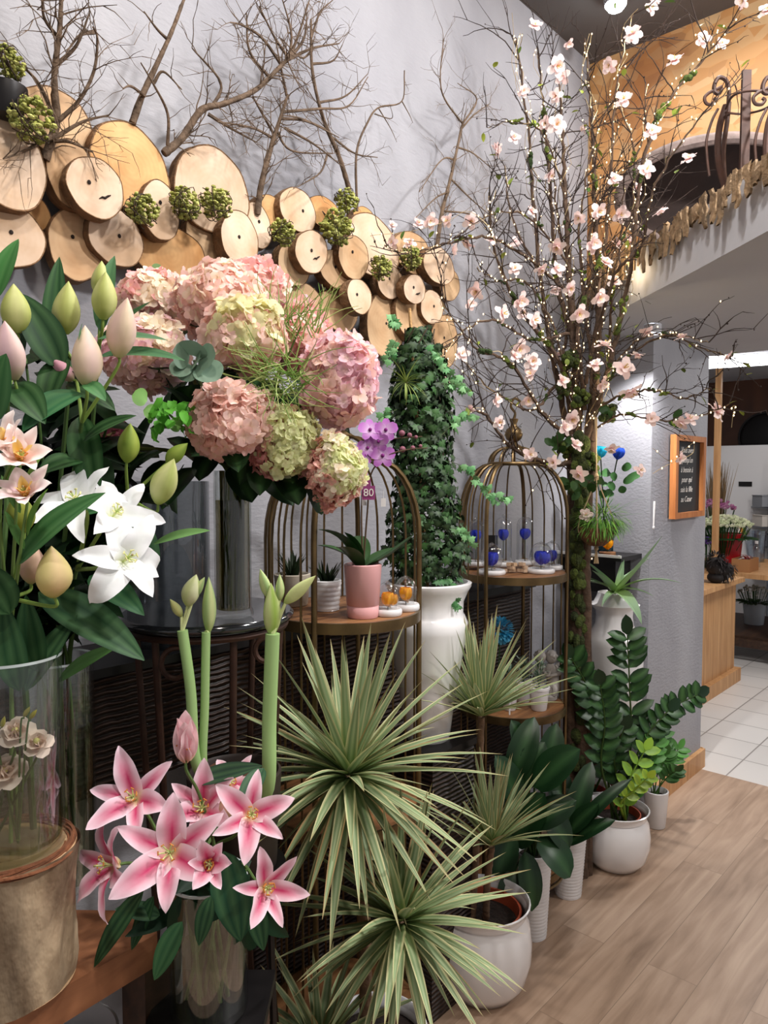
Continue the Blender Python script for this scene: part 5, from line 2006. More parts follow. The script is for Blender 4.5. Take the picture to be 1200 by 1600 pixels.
# table with rails
pa, pb = Pz(1095, 6.25, TZ), Pz(1235, 6.9, TZ)
tc_ = (Pz(1165, 6.75, TZ))
rz = 0
t = thing('work_table', 'brown wheeled work table in the back room carrying the flower bucket', 'table', (tc_.x, tc_.y, 0))
b = MB(); b.box((tc_.x, tc_.y, TZ - .02), (1.3, .95, .04)); b.build('tabletop', M_['oak'], t, smooth=False)
for (dx, dy, m) in [(-.58, -.42, 'darkwood'), (.58, -.42, 'darkwood'), (-.58, .42, 'green'), (.58, .42, 'darkwood')]:
    b = MB(); b.box((tc_.x + dx, tc_.y + dy, (TZ - .04 + .07) / 2), (.07, .06, TZ - .11))
    lg = b.build('leg', M_['darkwood'] if m != 'green' else mat('green_paint', H('#5fae3c'), .5), t, smooth=False)
    b = MB(); b.lathe([(.0001, -.012), (.034, -.012), (.034, .012), (.0001, .012)], (tc_.x + dx, tc_.y + dy, .034), 18, M=Matrix.Rotation(PI / 2, 3, 'X')); b.build('caster', M_['black'], lg)
b = MB(); b.box((tc_.x, tc_.y - .42, .16), (1.1, .03, .07)); b.build('rail', M_['darkwood'], t, smooth=False)
b = MB(); b.box((tc_.x - .58, tc_.y, .16), (.03, .8, .07)); b.build('rail', M_['darkwood'], t, smooth=False)
b = MB(); b.box((tc_.x, tc_.y, .20), (1.1, .8, .02)); b.build('lower_shelf', M_['darkwood'], t, smooth=False)
c = Pz(1178, 6.75, .212)
t = thing('grey_bucket', 'grey bucket under the work table', 'bucket', c)
b = MB(); b.lathe([(.0001, 0), (.08, 0), (.10, .2), (.094, .2), (.075, .01), (.0001, .01)], c, 24); b.build('body', mat('grey_plastic', H('#8d9299'), .5), t)
bunch(c + V((0, 0, .27)), .15, .08, 90, H('#a9a79c'), H('#d4d2c8'), 'pale dried filler flowers in the grey bucket under the table', 'flowers', pr=.018, stemz=.2)
# items on table
c = Pz(1164, 6.35, TZ)
t = thing('cardboard_box', 'brown open cardboard box with red and white ribbons at the table edge', 'box', c)
b = MB()
for (dx, dy, sx, sy) in [(0, -.07, .26, .006), (0, .07, .26, .006), (-.13, 0, .006, .14), (.13, 0, .006, .14)]:
    b.box(c + V((dx, dy, .055)), (sx, sy, .11))
b.box(c + V((0, 0, .004)), (.26, .14, .006))
b.build('carton', mat('card', H('#a7764a'), .8), t, smooth=False)
for k in range(9):
    b = MB()
    o = c + V((U(-.09, .09), U(-.04, .04), .09))
    b.leaf(o, V((U(-1, 1), U(-1, 1), 1.5)), UP, .09, .03, 1.4, STRAP, lambda t_, x_, k=k: (H('#c01c30') if k % 2 else H('#efe9e9')), .2, 5, 1)
    b.build('ribbon', M_['petal'], t)
c = Pz(1162, 7.0, TZ)
t = thing('leaflet_stand', 'leaning white display rack with colourful leaflets behind the red bucket', 'display rack', c)
Mt = Matrix.Rotation(-.25, 3, 'X')
b = MB(); b.box(c + V((0, .03, .20)), (.26, .015, .40), M=Mt); b.build('back_panel', M_['plasticw'], t, smooth=False)
for i, cl in enumerate(['#c9a93a', '#b5523a', '#6f9a3c', '#e6e0d2', '#c9873a', '#8aa84c']):
    b = MB(); b.box(c + V((-.07 + .08 * (i % 3), .01 + .02 * (i // 3), .14 + .16 * (i // 3))), (.065, .005, .10), M=Mt, col=H(cl)); b.build('leaflet', M_['matte'], t, smooth=False)
c = Pz(1181, 6.6, TZ)
t = thing('water_bottle', 'clear plastic bottle on the work table', 'bottle', c)
b = MB(); b.lathe([(.0001, 0), (.035, 0), (.037, .01), (.036, .14), (.03, .17), (.014, .20), (.013, .22)], c, 20); b.build('body', M_['dome'], t)
b = MB(); b.lathe([(.015, .21), (.015, .235), (.0001, .235)], c, 14); b.build('cap', M_['plasticw'], t)
c = Pz(1181, 7.0, TZ)
t = thing('plastic_jug', 'translucent plastic jug behind the bottle', 'jug', c)
b = MB(); b.lathe([(.0001, 0), (.07, 0), (.09, .30), (.086, .30), (.066, .01), (.0001, .01)], c, 20); b.build('body', thinglass('jug', (.8, .85, .9), .3, .9), t)
b = MB(); b.tube(smoothpath([c + V((.085, 0, .26)), c + V((.15, 0, .24)), c + V((.15, 0, .12)), c + V((.08, 0, .08))], 5), .01, 6); b.build('handle', M_['plasticw'], t)
# fridge and rack
c = Pz(1142, 7.9, 0)
t = thing('cold_cabinet', 'tall plain white cooling cabinet against the back wall', 'cabinet', c)
b = MB(); b.box((c.x + .3, c.y, .95), (.6, .70, 1.90)); b.build('body', M_['plasticw'], t, smooth=False)
b = MB(); b.box((c.x - .012, c.y, .98), (.03, .68, 1.80)); dd = b.build('door', M_['plasticw'], t, smooth=False)
b = MB(); b.box((c.x - .032, c.y - .12, 1.49), (.01, .13, .05)); b.build('badge', M_['black'], dd, smooth=False)
b = MB(); b.tube([(c.x - .05, c.y + .28, .8), (c.x - .05, c.y + .28, 1.2)], .012, 8); b.build('handle', M_['black'], dd)
c = Pz(1215, 7.6, 0)
t = thing('steel_rack', 'grey steel shelving rack with a rounded top at the right edge', 'shelving', c)
steel = mat('steel', H('#8a8f96'), .35, .7)
dep = RGT * .24
for k, (sx, sy) in enumerate([(-1, -1), (-1, 1)]):
    o = V((c.x, c.y, 0)) + FWD * .25 * sy
    b = MB()
    b.tube(smoothpath([o - dep, o - dep + V((0, 0, 1.6)), o - dep * .75 + V((0, 0, 1.72)), o + dep * .75 + V((0, 0, 1.72)), o + dep + V((0, 0, 1.6)), o + dep], 6), .014, 8)
    b.build('frame_tube', steel, t)
for z in (.25, .55, .85, 1.05, 1.25):
    b = MB(); b.box((c.x, c.y, z), (.46, .50, .015), YAW - PI / 2); b.build('shelf', steel, t, smooth=False)
for (z, cl, lab) in [(1.26, '#8c8f95', 'grey carton on the top shelf of the steel rack'), (1.06, '#d6cfc6', 'cream bundle on the second shelf of the steel rack'), (.86, '#5d6066', 'dark folded stack on a middle shelf of the steel rack')]:
    q = Pz(1198, 7.5, z)
    b = MB(); b.box(q + V((0, 0, .06)), (.2, .2, .11), YAW - PI / 2, col=H(cl)); b.box(q + V((0, 0, .118)), (.21, .21, .006), YAW - PI / 2, col=H(cl))
    o = b.build('carton', M_['matte'], org=q, smooth=False)
    tag(o, lab, 'box')
# wall speaker shape (round dark) on panelled wall
c = Pz(1196, 8.5, 2.05)
t = thing('round_wall_clock', 'large dark round disc high on the brown back wall', 'wall decoration', (9.24, c.y, 2.05))
Mr = Matrix.Rotation(-PI / 2, 3, 'Y')
b = MB(); b.lathe([(.0001, .02), (.24, .02), (.27, .01), (.27, 0), (.0001, 0)], (9.24, c.y, 2.02), 40, M=Mr); b.build('disc', M_['black'], t)
b = MB(); b.lathe([(.27, .0), (.27, .03), (.29, .03), (.29, .0)], (9.24, c.y, 2.02), 40, M=Mr, close=True); b.build('rim', M_['black'], t)

# thin white thermometer on pillar edge
c = V((3.42, 1.386, 1.50))
t = thing('white_conduit', 'narrow white vertical fitting on the pillar left of the chalkboard', 'fitting', c)
b = MB(); b.tube([P(1021, 783, 3.45), P(1019, 822, 3.45)], .010, 10); b.build('tube', M_['plasticw'], t)
b = MB(); b.ell(P(1019, 824, 3.45), .012, 10, 7); b.build('cap', M_['plasticw'], t)

# ================================================================ GLASS TOPPED TABLE + HYDRANGEAS
random.seed(51)
tcn = Pz(325, 1.58, 1.305)
t = thing('glass_top_table', 'tall round black glass topped iron table with scrolls under the hydrangea vase', 'table', (tcn.x, tcn.y, 0))
b = MB(); b.lathe([(.0001, 1.287), (.178, 1.287), (.184, 1.293), (.184, 1.299), (.178, 1.305), (.0001, 1.305)], (tcn.x, tcn.y, 0), 56)
b.build('tabletop', mat('black_glass', H('#23262a'), .12, coat=.6), t)
b = MB(); b.tube([V((tcn.x, tcn.y, 1.275)) + V((math.cos(k * PI / 20), math.sin(k * PI / 20), 0)) * .165 for k in range(41)], .008, 7, cap=False); b.build('ring', M_['iron'], t)
for k in range(6):
    q = k * PI / 3 + .25
    u = V((math.cos(q), math.sin(q), 0))
    o = V((tcn.x, tcn.y, 0))
    b = MB(); b.tube([o + u * .155 + V((0, 0, 1.275)), o + u * .12 + V((0, 0, .6)), o + u * .17 + V((0, 0, 0))], .0075, 8); b.build('leg', M_['iron'], t)
for (x, y, r, hd, sg) in [(276, 1040, 30, 1.42, -1), (418, 1018, 24, 1.46, -1)]:
    pts = []
    for i in range(26):
        a = .9 + i * .24
        rr = r * (1 - .022 * i)
        pts.append(P(x + math.cos(a) * rr * sg * -1, y - math.sin(a) * rr, hd))
    b = MB(); b.tube(pts, .0055, 7); b.build('scroll', M_['iron'], t)
# vase of hydrangeas
vc = Pz(365, 1.50, 1.306)
t = thing('tall_glass_vase', 'tall narrow clear glass vase full of stems holding the hydrangeas on the black table', 'vase', vc)
b = MB(); b.lathe([(.0001, .0), (.036, .0), (.041, .004), (.041, .012), (.037, .02), (.038, .30), (.035, .30), (.034, .02), (.0001, .016)], vc, 36); b.build('glass', M_['glass'], t)
b = MB(); b.lathe([(.0001, .018), (.0335, .018), (.0335, .24), (.0001, .24)], vc, 30); b.build('water', M_['olivewater'], t)
vm = vc + V((0, 0, .29))


def hydrangea(px, py, rx, ry, hd, cols, lab, nf=190, big=1.0, stem_to=None):
    c = P(px, py, hd)
    k = hd / F
    a, bz = rx * k, ry * k
    foot = vc + V((U(-.02, .02), U(-.02, .02), .03))
    t = thing('cut_hydrangea', lab, 'hydrangea', foot, 'cut hydrangeas in the tall glass vase')
    b = MB()
    b.ell(c, (a * .84, a * .84, bz * .84), 16, 10, col=mix(cols[0], H('#b08a70'), .4))
    bias = (-FWD * .7 + RGT * .45 + UP * .35 + rv() * .3).normalized()
    for i in range(nf):
        z = 1 - 2 * (i + .5) / nf
        q = i * 2.39996
        s = math.sqrt(1 - z * z)
        u = V((s * math.cos(q), s * math.sin(q), z)) + rv() * .06
        u.normalize()
        if (u.dot(FWD)) > .75:
            continue
        lump = 1 + .07 * math.sin(u.x * 5 + px) + .07 * math.sin(u.z * 6 + py)
        p = c + V((u.x * a, u.y * a, u.z * bz)) * U(.86, 1.02) * lump
        kk = .5 + .5 * u.dot(bias) + U(-.28, .28)
        g = cols[0] if kk < .55 else (cols[1] if kk < .82 else cols[2])
        g = jit(g, .12)
        ps = .0165 * big * U(.8, 1.2)
        ax = (u + rv() * .75).normalized()
        p = p + u * U(-.002, .006)
        o = ax.orthogonal().normalized()
        o2 = ax.cross(o)
        qq = U(0, 1.5)
        for j in range(4):
            w_ = o * math.cos(qq + j * PI / 2) + o2 * math.sin(qq + j * PI / 2)
            gg = jit(g, .06)
            b.leaf(p, w_ + ax * U(.1, .7), ax, ps, ps * 1.0, U(-.2, .9), ROUND, lambda t_, x_, gg=gg: mix(mix(gg, H('#f6ecc8'), .45), gg, t_ * 1.6), .1, 3, 1, wave=.07)
    b.build('flower_head', M_['softpetal'], t)
    m = MB()
    ps = smoothpath([foot, vm + V((foot.x - vc.x, foot.y - vc.y, 0)) * .8, vm.lerp(c, .5) + V((0, 0, .02)), c], 6)
    m.tube(ps, .0042, 6, H('#4f5a2c'))
    m.build('stem', M_['leafm'], t)
    lf = MB()
    for j in range(6):
        p = vm.lerp(c, .2 + .11 * j)
        g = jit(H('#142c14'), .25)
        d = (c - vm).normalized() * .4 + rv() * .8 + V((0, 0, -.15)) - FWD * .15
        lf.leaf(p, d, UP - FWD * .4, U(.08, .12), U(.05, .075), .6, BROAD, lambda t_, x_, g=g: mix(g, H('#4f7a45'), .4 if abs(x_) < .1 else 0), .2, 7, 2)
    lf.build('leaves', M_['leafm'], t)


PK, PP, GG, LV, CR = H('#fbd9d2'), H('#f6bfbe'), H('#e8edba'), H('#f6d0dc'), H('#fcefdc')
hyd = [(240, 468, 50, 36, 1.62, (PK, PP, CR), 'pink hydrangea head at the upper left of the bunch'),
       (345, 472, 64, 58, 1.52, (PK, CR, PK), 'large pale pink hydrangea head at the top of the bunch'),
       (398, 446, 44, 36, 1.62, (CR, PK, PP), 'creamy pink hydrangea head at the very top right'),
       (383, 525, 58, 55, 1.40, (PK, PK, H('#f0ecc0')), 'green-tinged pink hydrangea head in the upper middle'),
       (226, 555, 62, 52, 1.45, (PK, LV, CR), 'pink hydrangea head behind the lily buds'),
       (468, 530, 48, 48, 1.66, (LV, PP, PK), 'muted pink hydrangea head behind the wispy grass'),
       (530, 595, 57, 68, 1.42, (LV, PK, LV), 'largest lilac-pink hydrangea head at the right'),
       (362, 657, 60, 54, 1.34, (H('#f6c4bb'), H('#fad3ca'), H('#fde0d8')), 'peachy pink hydrangea head low in the centre'),
       (444, 690, 50, 56, 1.38, (H('#dd9a9a'), GG, GG), 'antique green and rose hydrangea head below the wispy grass'),
       (525, 737, 40, 52, 1.36, (H('#eab0a8'), CR, GG), 'lowest hydrangea head, green and pink, hanging over the near cage'),
       (185, 700, 24, 32, 1.50, (H('#b9b27c'), H('#b7607a'), H('#a8556a')), 'small dark dusky hydrangea head left of the shade-tinted glass')]
for i, h_ in enumerate(hyd):
    hydrangea(*h_[:6], h_[6], nf=(330 if i != 8 and i != 9 else 520) if h_[2] > 30 else 110, big=1.0 if i != 8 and i != 9 else .62)
    if i in (8, 9):
        pass

# eucalyptus, wispy grass, green sprig in the same vase
foot = vc + V((.01, .01, .03))
t = thing('eucalyptus_sprig', 'sprig of round grey-green eucalyptus leaves among the hydrangeas', 'foliage', foot)
b = MB()
ec = P(303, 563, 1.28)
m = MB(); m.tube(smoothpath([foot, vm, P(330, 650, 1.36), ec], 6), .0022, 6, H('#5d6a4a')); m.build('stem', M_['leafm'], t)
for (dx, dy, r) in [(-22, -8, 22), (0, -20, 24), (22, -5, 22), (25, 20, 24), (-5, 22, 22), (-22, 15, 18), (5, 0, 18)]:
    b = MB()
    p = P(303 + dx * .35, 563 + dy * .35, 1.28)
    q = P(303 + dx * 1.5, 563 + dy * 1.5, 1.26)
    b.leaf2(p, q, r * 2 * 1.28 / F * 1.0, .3, up=-FWD + UP * .2 + rv() * .3, prof=lambda t_: OVAL(min(.99, max(.02, t_))), nl=8, nw=2, fold=.12, colf=lambda t_, x_: jit(H('#6f8a76'), .03))
    b.build('leaf', M_['leafm'], t)
t = thing('green_sprig', 'bright lime green leafy sprig low in the hydrangea bunch', 'foliage', foot)
b = MB()
gc = P(262, 645, 1.30)
m = MB(); m.tube(smoothpath([foot, vm, P(320, 700, 1.4), gc], 6), .002, 6, H('#5d7a3a')); m.build('stem', M_['leafm'], t)
for i in range(34):
    p = P(U(232, 300), U(625, 668), U(1.27, 1.33))
    b.leaf(p, rv() + RGT * .2 - FWD * .3, -FWD + UP, U(.02, .038), U(.014, .022), .7, BROAD, lambda t_, x_: jit(H('#5fae3a'), .1), .3, 4, 1, wave=.1)
for (x, y, r) in [(222, 622, 16), (238, 645, 14), (275, 665, 12)]:
    b.leaf2(P(x + 8, y + 4, 1.3), P(x - r, y - 4, 1.29), r * 2 * 1.3 / F, .4, up=-FWD + UP * .5, prof=BROAD, colf=lambda t_, x_: H('#7fb060'))
b.build('leaves', M_['leafm'], t)
for (x, y, hd, lab) in [(412, 412, 1.62, 'small green leafy tip poking above the top right hydrangea'), (238, 420, 1.66, 'small green leafy tip poking above the upper left hydrangea')]:
    t = thing('green_sprig', lab, 'foliage', foot)
    m = MB(); e = P(x, y, hd); m.tube(smoothpath([foot, vm, e], 6), .0018, 6, H('#5d7a3a')); m.build('stem', M_['leafm'], t)
    b = MB()
    for i in range(6):
        b.leaf(e + V((0, 0, -.008 * i)), rv() + UP * .3, -FWD + UP * .3, U(.022, .032), U(.014, .02), .4, BROAD, lambda t_, x_: jit(H('#5f7a48'), .1), .2, 5, 1)
    b.build('leaves', M_['leafm'], t)
t = thing('wispy_grass', 'tangle of fine curly green grass spilling over the hydrangeas', 'foliage', foot)
b = MB()
for i in range(150):
    if i % 3 == 0:
        p = P(470 + U(-45, 40), 500 + U(-5, 35), 1.46)
        d = V((0, 0, .8)) + RGT * U(-.7, 1.0) - FWD * U(-.1, .3)
    else:
        p = P(430 + U(-25, 50), 600 + U(-40, 20), 1.34)
        d = RGT * U(-1.0, .6) + UP * U(-.5, .5) - FWD * U(0, .4)
    g = jit(mix(H('#6f9a44'), H('#b6c07a'), R()), .1)
    n = 9
    pts = [p]
    d.normalize()
    cur = rv() * .5
    for k in range(n):
        d = (d + cur * .25 + rv() * .12).normalized()
        pts.append(pts[-1] + d * U(.007, .014))
    b.tube(pts, taper(n + 1, .0013, .0005), 4, g)
m = MB()
m.tube(smoothpath([foot, vm, P(410, 640, 1.42), P(440, 590, 1.38)], 6), .002, 5, H('#5d7a3a'))
m.tube(smoothpath([foot, vm, P(430, 600, 1.48), P(470, 510, 1.46)], 6), .002, 5, H('#5d7a3a'))
m.build('stem', M_['leafm'], t)
b.build('blades', M_['leafm'], t)

# thin stems packing the vase
t = thing('stem_bundle', 'bundle of bare olive stems standing in the tall hydrangea vase', 'stems', vc)
b = MB()
for i in range(22):
    q = U(0, 6.28)
    r = .026 * math.sqrt(R())
    q2 = q + U(-1, 1)
    b.tube([vc + V((math.cos(q) * r, math.sin(q) * r, .02)), vc + V((math.cos(q2) * r, math.sin(q2) * r, .30))], .0024, 5, jit(H('#6a6238'), .35))
tag(b.build('stems', M_['leafm'], t), kind='stuff')


# ================================================================ LILIES
def lily(parent, c, axis, size, c1, c2, c3, recurve=1.1, open_=.75, roll=0.0, skip=(), stam=True, wid=.40, petals=6, throat=None):
    ax = V(axis).normalized()
    o = (UP - ax * UP.dot(ax))
    o = o.normalized() if o.length > .05 else ax.orthogonal().normalized()
    o2 = ax.cross(o)
    b = MB()
    for k in range(petals):
        if k in skip:
            continue
        q = roll + k * 2 * PI / petals + U(-.08, .08)
        u = o * math.cos(q) + o2 * math.sin(q)
        inner = k % 2 == 0
        d = (ax * math.cos(open_) + u * math.sin(open_)).normalized()
        w_ = size * (wid * 1.18 if inner else wid * .88)
        sz = size * U(.86, 1.08)
        rc = recurve * U(.6, 1.4)
        d = (d + rv() * .08).normalized()

        def cf(t_, x, c1=c1, c2=c2, c3=c3):
            ax_ = abs(x)
            e = mix(c2, c1, min(1, max(ax_ ** 1.2 * 1.2, (t_ - .45) * 1.9, 0)))
            if t_ < .2:
                e = mix(c3, e, t_ * 5)
            return e
        b.leaf(c - ax * size * .25 + (0 if inner else -1) * ax * .002, d, -u, sz * 1.1, w_, rc, PETAL, cf, .28, 12, 3, wave=.05, wf=2.2)
    o_ = b.build('petals', M_['petal'], parent)
    if stam:
        s = MB()
        b0 = c - ax * size * .22
        for k in range(6):
            q = roll + .5 + k * PI / 3
            u = o * math.cos(q) + o2 * math.sin(q)
            e = c + ax * size * .12 + u * size * .13 + rv() * size * .03
            s.tube(smoothpath([b0, c + u * size * .03, e], 4), .0011, 5, H('#cfd890'))
            s.tube([e - u.cross(ax) * .003 + rv() * .001, e + u.cross(ax) * .003 + rv() * .001], .0012, 5, H('#c0752f') if throat is None else throat)
        s.tube(smoothpath([b0, c + ax * size * .1, c + ax * size * .2], 3), .0014, 5, H('#b9c884'))
        s.ell(c + ax * size * .2, .002, 6, 5, col=H('#9a8a5a'))
        s.build('stamens', M_['matte'], o_)
    return o_


def bud(parent, c, axis, L, wd, col, col2=None, name='bud'):
    ax = V(axis).normalized()
    Mx = ax.to_track_quat('Z', 'Y').to_matrix()
    col2 = col2 or col
    n, m = 18, 12
    b = MB()
    vs, cs = [], []
    for i in range(m + 1):
        t_ = i / m
        r = wd / 2 * (math.sin(PI * min(1, (t_ * .96 + .04) ** .82)) ** .9 if i < m else .02)
        for k in range(n):
            q = 2 * PI * k / n
            rr = r * (1 + .09 * math.cos(3 * q))
            vs.append(c + Mx @ V((rr * math.cos(q), rr * math.sin(q), (t_ - .5) * L)))
            gr = .5 + .5 * math.cos(3 * q)
            cs.append(jit(mix(mix(col, col2, gr * .9), H('#8fa84c'), max(0, .25 - t_) * 2.5), .03))
    fs = [(i * n + k, i * n + (k + 1) % n, (i + 1) * n + (k + 1) % n, (i + 1) * n + k) for i in range(m) for k in range(n)]
    fs += [tuple(range(n))[::-1], tuple(m * n + k for k in range(n))]
    b.add(vs, fs, cs)
    return b.build(name, M_['petal'], parent)


def axpx(ang, toward=.2):      # direction in the picture plane: angle from up, clockwise
    a = math.radians(ang)
    return (UP * math.cos(a) + RGT * math.sin(a) - FWD * toward).normalized()


SG = H('#4d6b34')


def stemline(parent, pts, r=.0032, col=None):
    b = MB()
    ps = smoothpath(pts, 7)
    b.tube(ps, taper(len(ps), r * 1.2, r * .8), 7, col or SG)
    return b.build('stem', M_['leafm'], parent)


def bigleaves(parent, L, name='leaves', base=H('#173a18')):
    b = MB()
    for (x0, y0, h0, x1, y1, h1, w_, ar, *c) in L:
        g = jit(c[0] if c else base, .12)
        b.leaf2(P(x0, y0, h0), P(x1, y1, h1), w_ * h0 / F, ar, up=UP * .8 - FWD * .6, prof=LANCE, nl=12, nw=3, fold=.22,
                colf=lambda t_, x_, g=g: mix(g, H('#6f9a62'), .22 * (1 if abs(x_) < .05 or abs(abs(x_) - .66) < .05 else 0)))
    return b.build(name, M_['leafm'], parent)


random.seed(61)
# stump and two vases on it / behind it
zst = 1.05
sc0 = Pz(8, 1.06, zst)
t = thing('birch_stump', 'thick pale birch log stump with peeling bark carrying the left glass vase', 'log', V((sc0.x, sc0.y, .845)))
b = MB()
n = 44
prof = [(.094, .847), (.096, .87), (.095, .89), (.094, .91), (.092, .93), (.092, .95), (.092, .97), (.093, .99), (.094, 1.01), (.097, 1.03), (.100, 1.05)]
vs, cs = [], []
for (r, z) in prof:
    for k in range(n):
        q = 2 * PI * k / n
        rr = r * (1 + .03 * math.sin(3 * q + z * 9) + .012 * math.sin(9 * q) + U(-.006, .006))
        vs.append(V((sc0.x + rr * math.cos(q), sc0.y + rr * math.sin(q), z)))
        kk = .5 + .5 * math.sin(3 * q + z * 16 + math.sin(q * 4) * 1.5)
        cs.append(jit(mix(H('#c0a888'), H('#6a5138'), kk ** 3 * .8), .04))
fs = [(i * n + k, i * n + (k + 1) % n, (i + 1) * n + (k + 1) % n, (i + 1) * n + k) for i in range(len(prof) - 1) for k in range(n)]
b.add(vs, fs, cs)
b.build('bark', mat('birch_bark', attr=True, rough=.85, noise=(11, .32, (1, 1, .45)), bump=(24, .9, .016, (1, 1, .5))), t)
for (r0, r1, z) in ((.100, .086, 1.05),):
    b = MB()
    for j in range(6):
        rr = .099 - j * .0032
        b.tube([V((sc0.x + rr * (1 + .02 * math.sin(3 * q + j)) * math.cos(q), sc0.y + rr * (1 + .02 * math.sin(3 * q + j)) * math.sin(q), 1.047 + .004 * math.sin(q * 2 + j))) for q in [k * PI / 20 for k in range(41)]], .0024, 5, jit(H('#7c4a2c'), .25), cap=False)
    b.build('peeled_rim', M_['bark'], t)
b = MB(); b.lathe([(.0001, 1.046), (.098, 1.046), (.098, 1.042)], (sc0.x, sc0.y, 0), 40); b.lathe([(.0001, .845), (.094, .847)], (sc0.x, sc0.y, 0), 40); b.build('cut_top', M_['slice_tan'], t)

# plank table
zt_ = .845


def gz(px, py):          # table-height point under a pixel
    hd = (1.6 - zt_) * F / (py - 740)
    p = P(px, py, hd)
    return (p.x, p.y)


t = thing('rough_plank_table', 'rough reddish brown plank table under the birch stump', 'table', (*gz(150, 1520), 0))
poly = [gz(246, 1480), gz(238, 1443), gz(60, 1440), gz(-260, 1460), gz(-260, 1700), gz(60, 1595)]
b = MB(); b.prism(poly, zt_ - .055, zt_ - .0005); b.build('tabletop', M_['redwood'], t, smooth=False)
for (x, y) in [(228, 1468), (-150, 1560)]:
    g_ = gz(x, y)
    b = MB(); b.box((g_[0], g_[1], (zt_ - .056) / 2), (.06, .05, zt_ - .056), .3); b.build('leg', M_['darkwood'], t, smooth=False)
g_ = gz(-20, 1480)
b = MB(); b.box((g_[0], g_[1], (zt_ - .056) / 2), (.06, .05, zt_ - .056), .3); b.build('leg', M_['darkwood'], t, smooth=False)
low = [tuple(x for x in gz(235, 1478)), gz(225, 1448), gz(-200, 1460), gz(-200, 1660), gz(60, 1585)]
b = MB(); b.prism(low, .44, .47); b.build('lower_shelf', M_['redwood'], t, smooth=False)
c = Pz(95, 1.16, .471)
t = thing('white_pot', 'plain white pot on the lower shelf of the plank table, at the bottom edge', 'pot', c)
pot(t, c, [(.07, 0), (.075, .003), (.092, .19), (.096, .20)], M_['plasticw'])


def glassvase(name, lab, c, r, h, wz, water=True):
    t = thing(name, lab, 'vase', c)
    b = MB(); b.lathe([(.0001, 0), (r * .95, 0), (r, .006), (r, h), (r - .004, h), (r - .004, .014), (.0001, .012)], c, 48); b.build('glass', M_['glass'], t)
    b = MB(); b.lathe([(r - .002, h), (r + .0015, h + .001), (r + .0015, h - .003), (r - .004, h - .001)], c, 48, close=True); b.build('lip', mat('glass_edge', H('#b9c4c2'), .15, spec=.8), t)
    if water:
        b = MB(); b.lathe([(.0001, .0145), (r - .005, .0145), (r - .005, wz), (.0001, wz)], c, 40); b.build('water', M_['water'], t)
    return t


v1 = V((sc0.x, sc0.y, 1.0465))
v1 = v1 + RGT * .012
glassvase('glass_cylinder_vase', 'clear glass cylinder vase standing on the birch stump', v1, .072, .29, .10)
v2 = Pz(92, 1.32, .846)
glassvase('glass_cylinder_vase', 'clear glass cylinder vase behind the stump, half filled with water', v2, .068, .42, .30)

t = thing('shade_tinted_vase', 'large empty glass cylinder, tinted for the shade, on the hamper behind the white lilies', 'vase', HV)
b = MB(); b.lathe([(.0001, 0), (.095, 0), (.1, .006), (.1, .40), (.096, .40), (.096, .014), (.0001, .012)], HV, 48); b.build('glass', thinglass('shade_tinted_glass', (.66, .68, .69), .2, .8), t)  # dark tint in the glass stands in for shade on the wall behind
# --- stems upper-left
YG, YG2, PKB, PKB2 = H('#dadc96'), H('#b9c26c'), H('#efd3c8'), H('#e6d4b4')


def lstem(lab, cat, foot, items, leaves, node, name='cut_lily', group='cut lilies in the left vases', lc=H('#173a18'), rim=None):
    t = thing(name, lab, cat, foot, group)
    r0 = rim if rim is not None else foot + V((0, 0, .28))
    nd = P(*node)
    stemline(t, [foot, r0, r0.lerp(nd, .5) + rv() * .01, nd], .0042, H('#4a6534'))
    for it in items:
        kind, x, y, hd = it[0], it[1], it[2], it[3]
        c = P(x, y, hd)
        if kind == 'bud':
            L, wd, ang, tow, ca, cb = it[4:10]
            ax = axpx(ang, tow)
            bud(t, c, ax, L * hd / F, wd * hd / F, ca, cb)
            stemline(t, [nd, c - ax * (L * hd / F * .7), c - ax * (L * hd / F * .46)], .0026, H('#7f9a4a'))
        else:
            ax, size, kw = it[4], it[5], it[6]
            lily(t, c, ax, size, **kw)
            a_ = V(ax).normalized()
            stemline(t, [nd, c - a_ * size * .55, c - a_ * size * .24], .003, H('#8fa85c'))
    if leaves:
        bigleaves(t, leaves, base=lc)
    return t


f1 = lambda a, b_: v1 + V((a, b_, .02))
f2 = lambda a, b_: v2 + V((a, b_, .02))
r2 = lambda a, b_: v2 + V((a, b_, .42))
lstem('lily stem with two upright yellow-green buds, tallest of the left bunch', 'lily', f2(.02, .02), [('bud', 158, 436, 1.27, 54, 30, 5, .1, YG, YG2), ('bud', 163, 462, 1.22, 72, 37, 8, .15, YG, YG2)],
      [(158, 520, 1.24, 178, 398, 1.28, 32, .5, H('#4f7a55')), (152, 530, 1.2, 262, 530, 1.2, 20, .5, H('#4a7050')), (150, 560, 1.22, 288, 560, 1.18, 30, .6, H('#3f6a48')), (150, 540, 1.26, 235, 470, 1.3, 18, .3), (145, 590, 1.24, 60, 560, 1.2, 45, .7)], (155, 540, 1.25), rim=r2(.02, .01))
lstem('lily stem with a single yellow-green bud beside a dark leaf', 'lily', f2(-.02, .02), [('bud', 104, 481, 1.22, 80, 40, 8, .1, YG, YG2)],
      [(95, 575, 1.2, 28, 456, 1.18, 60, .5, H('#1c3c22')), (85, 560, 1.24, 92, 400, 1.3, 38, .3, H('#24482a')), (100, 560, 1.22, 70, 640, 1.15, 45, .7), (105, 600, 1.22, 180, 640, 1.2, 40, .7)], (112, 560, 1.23), rim=r2(-.02, .01))
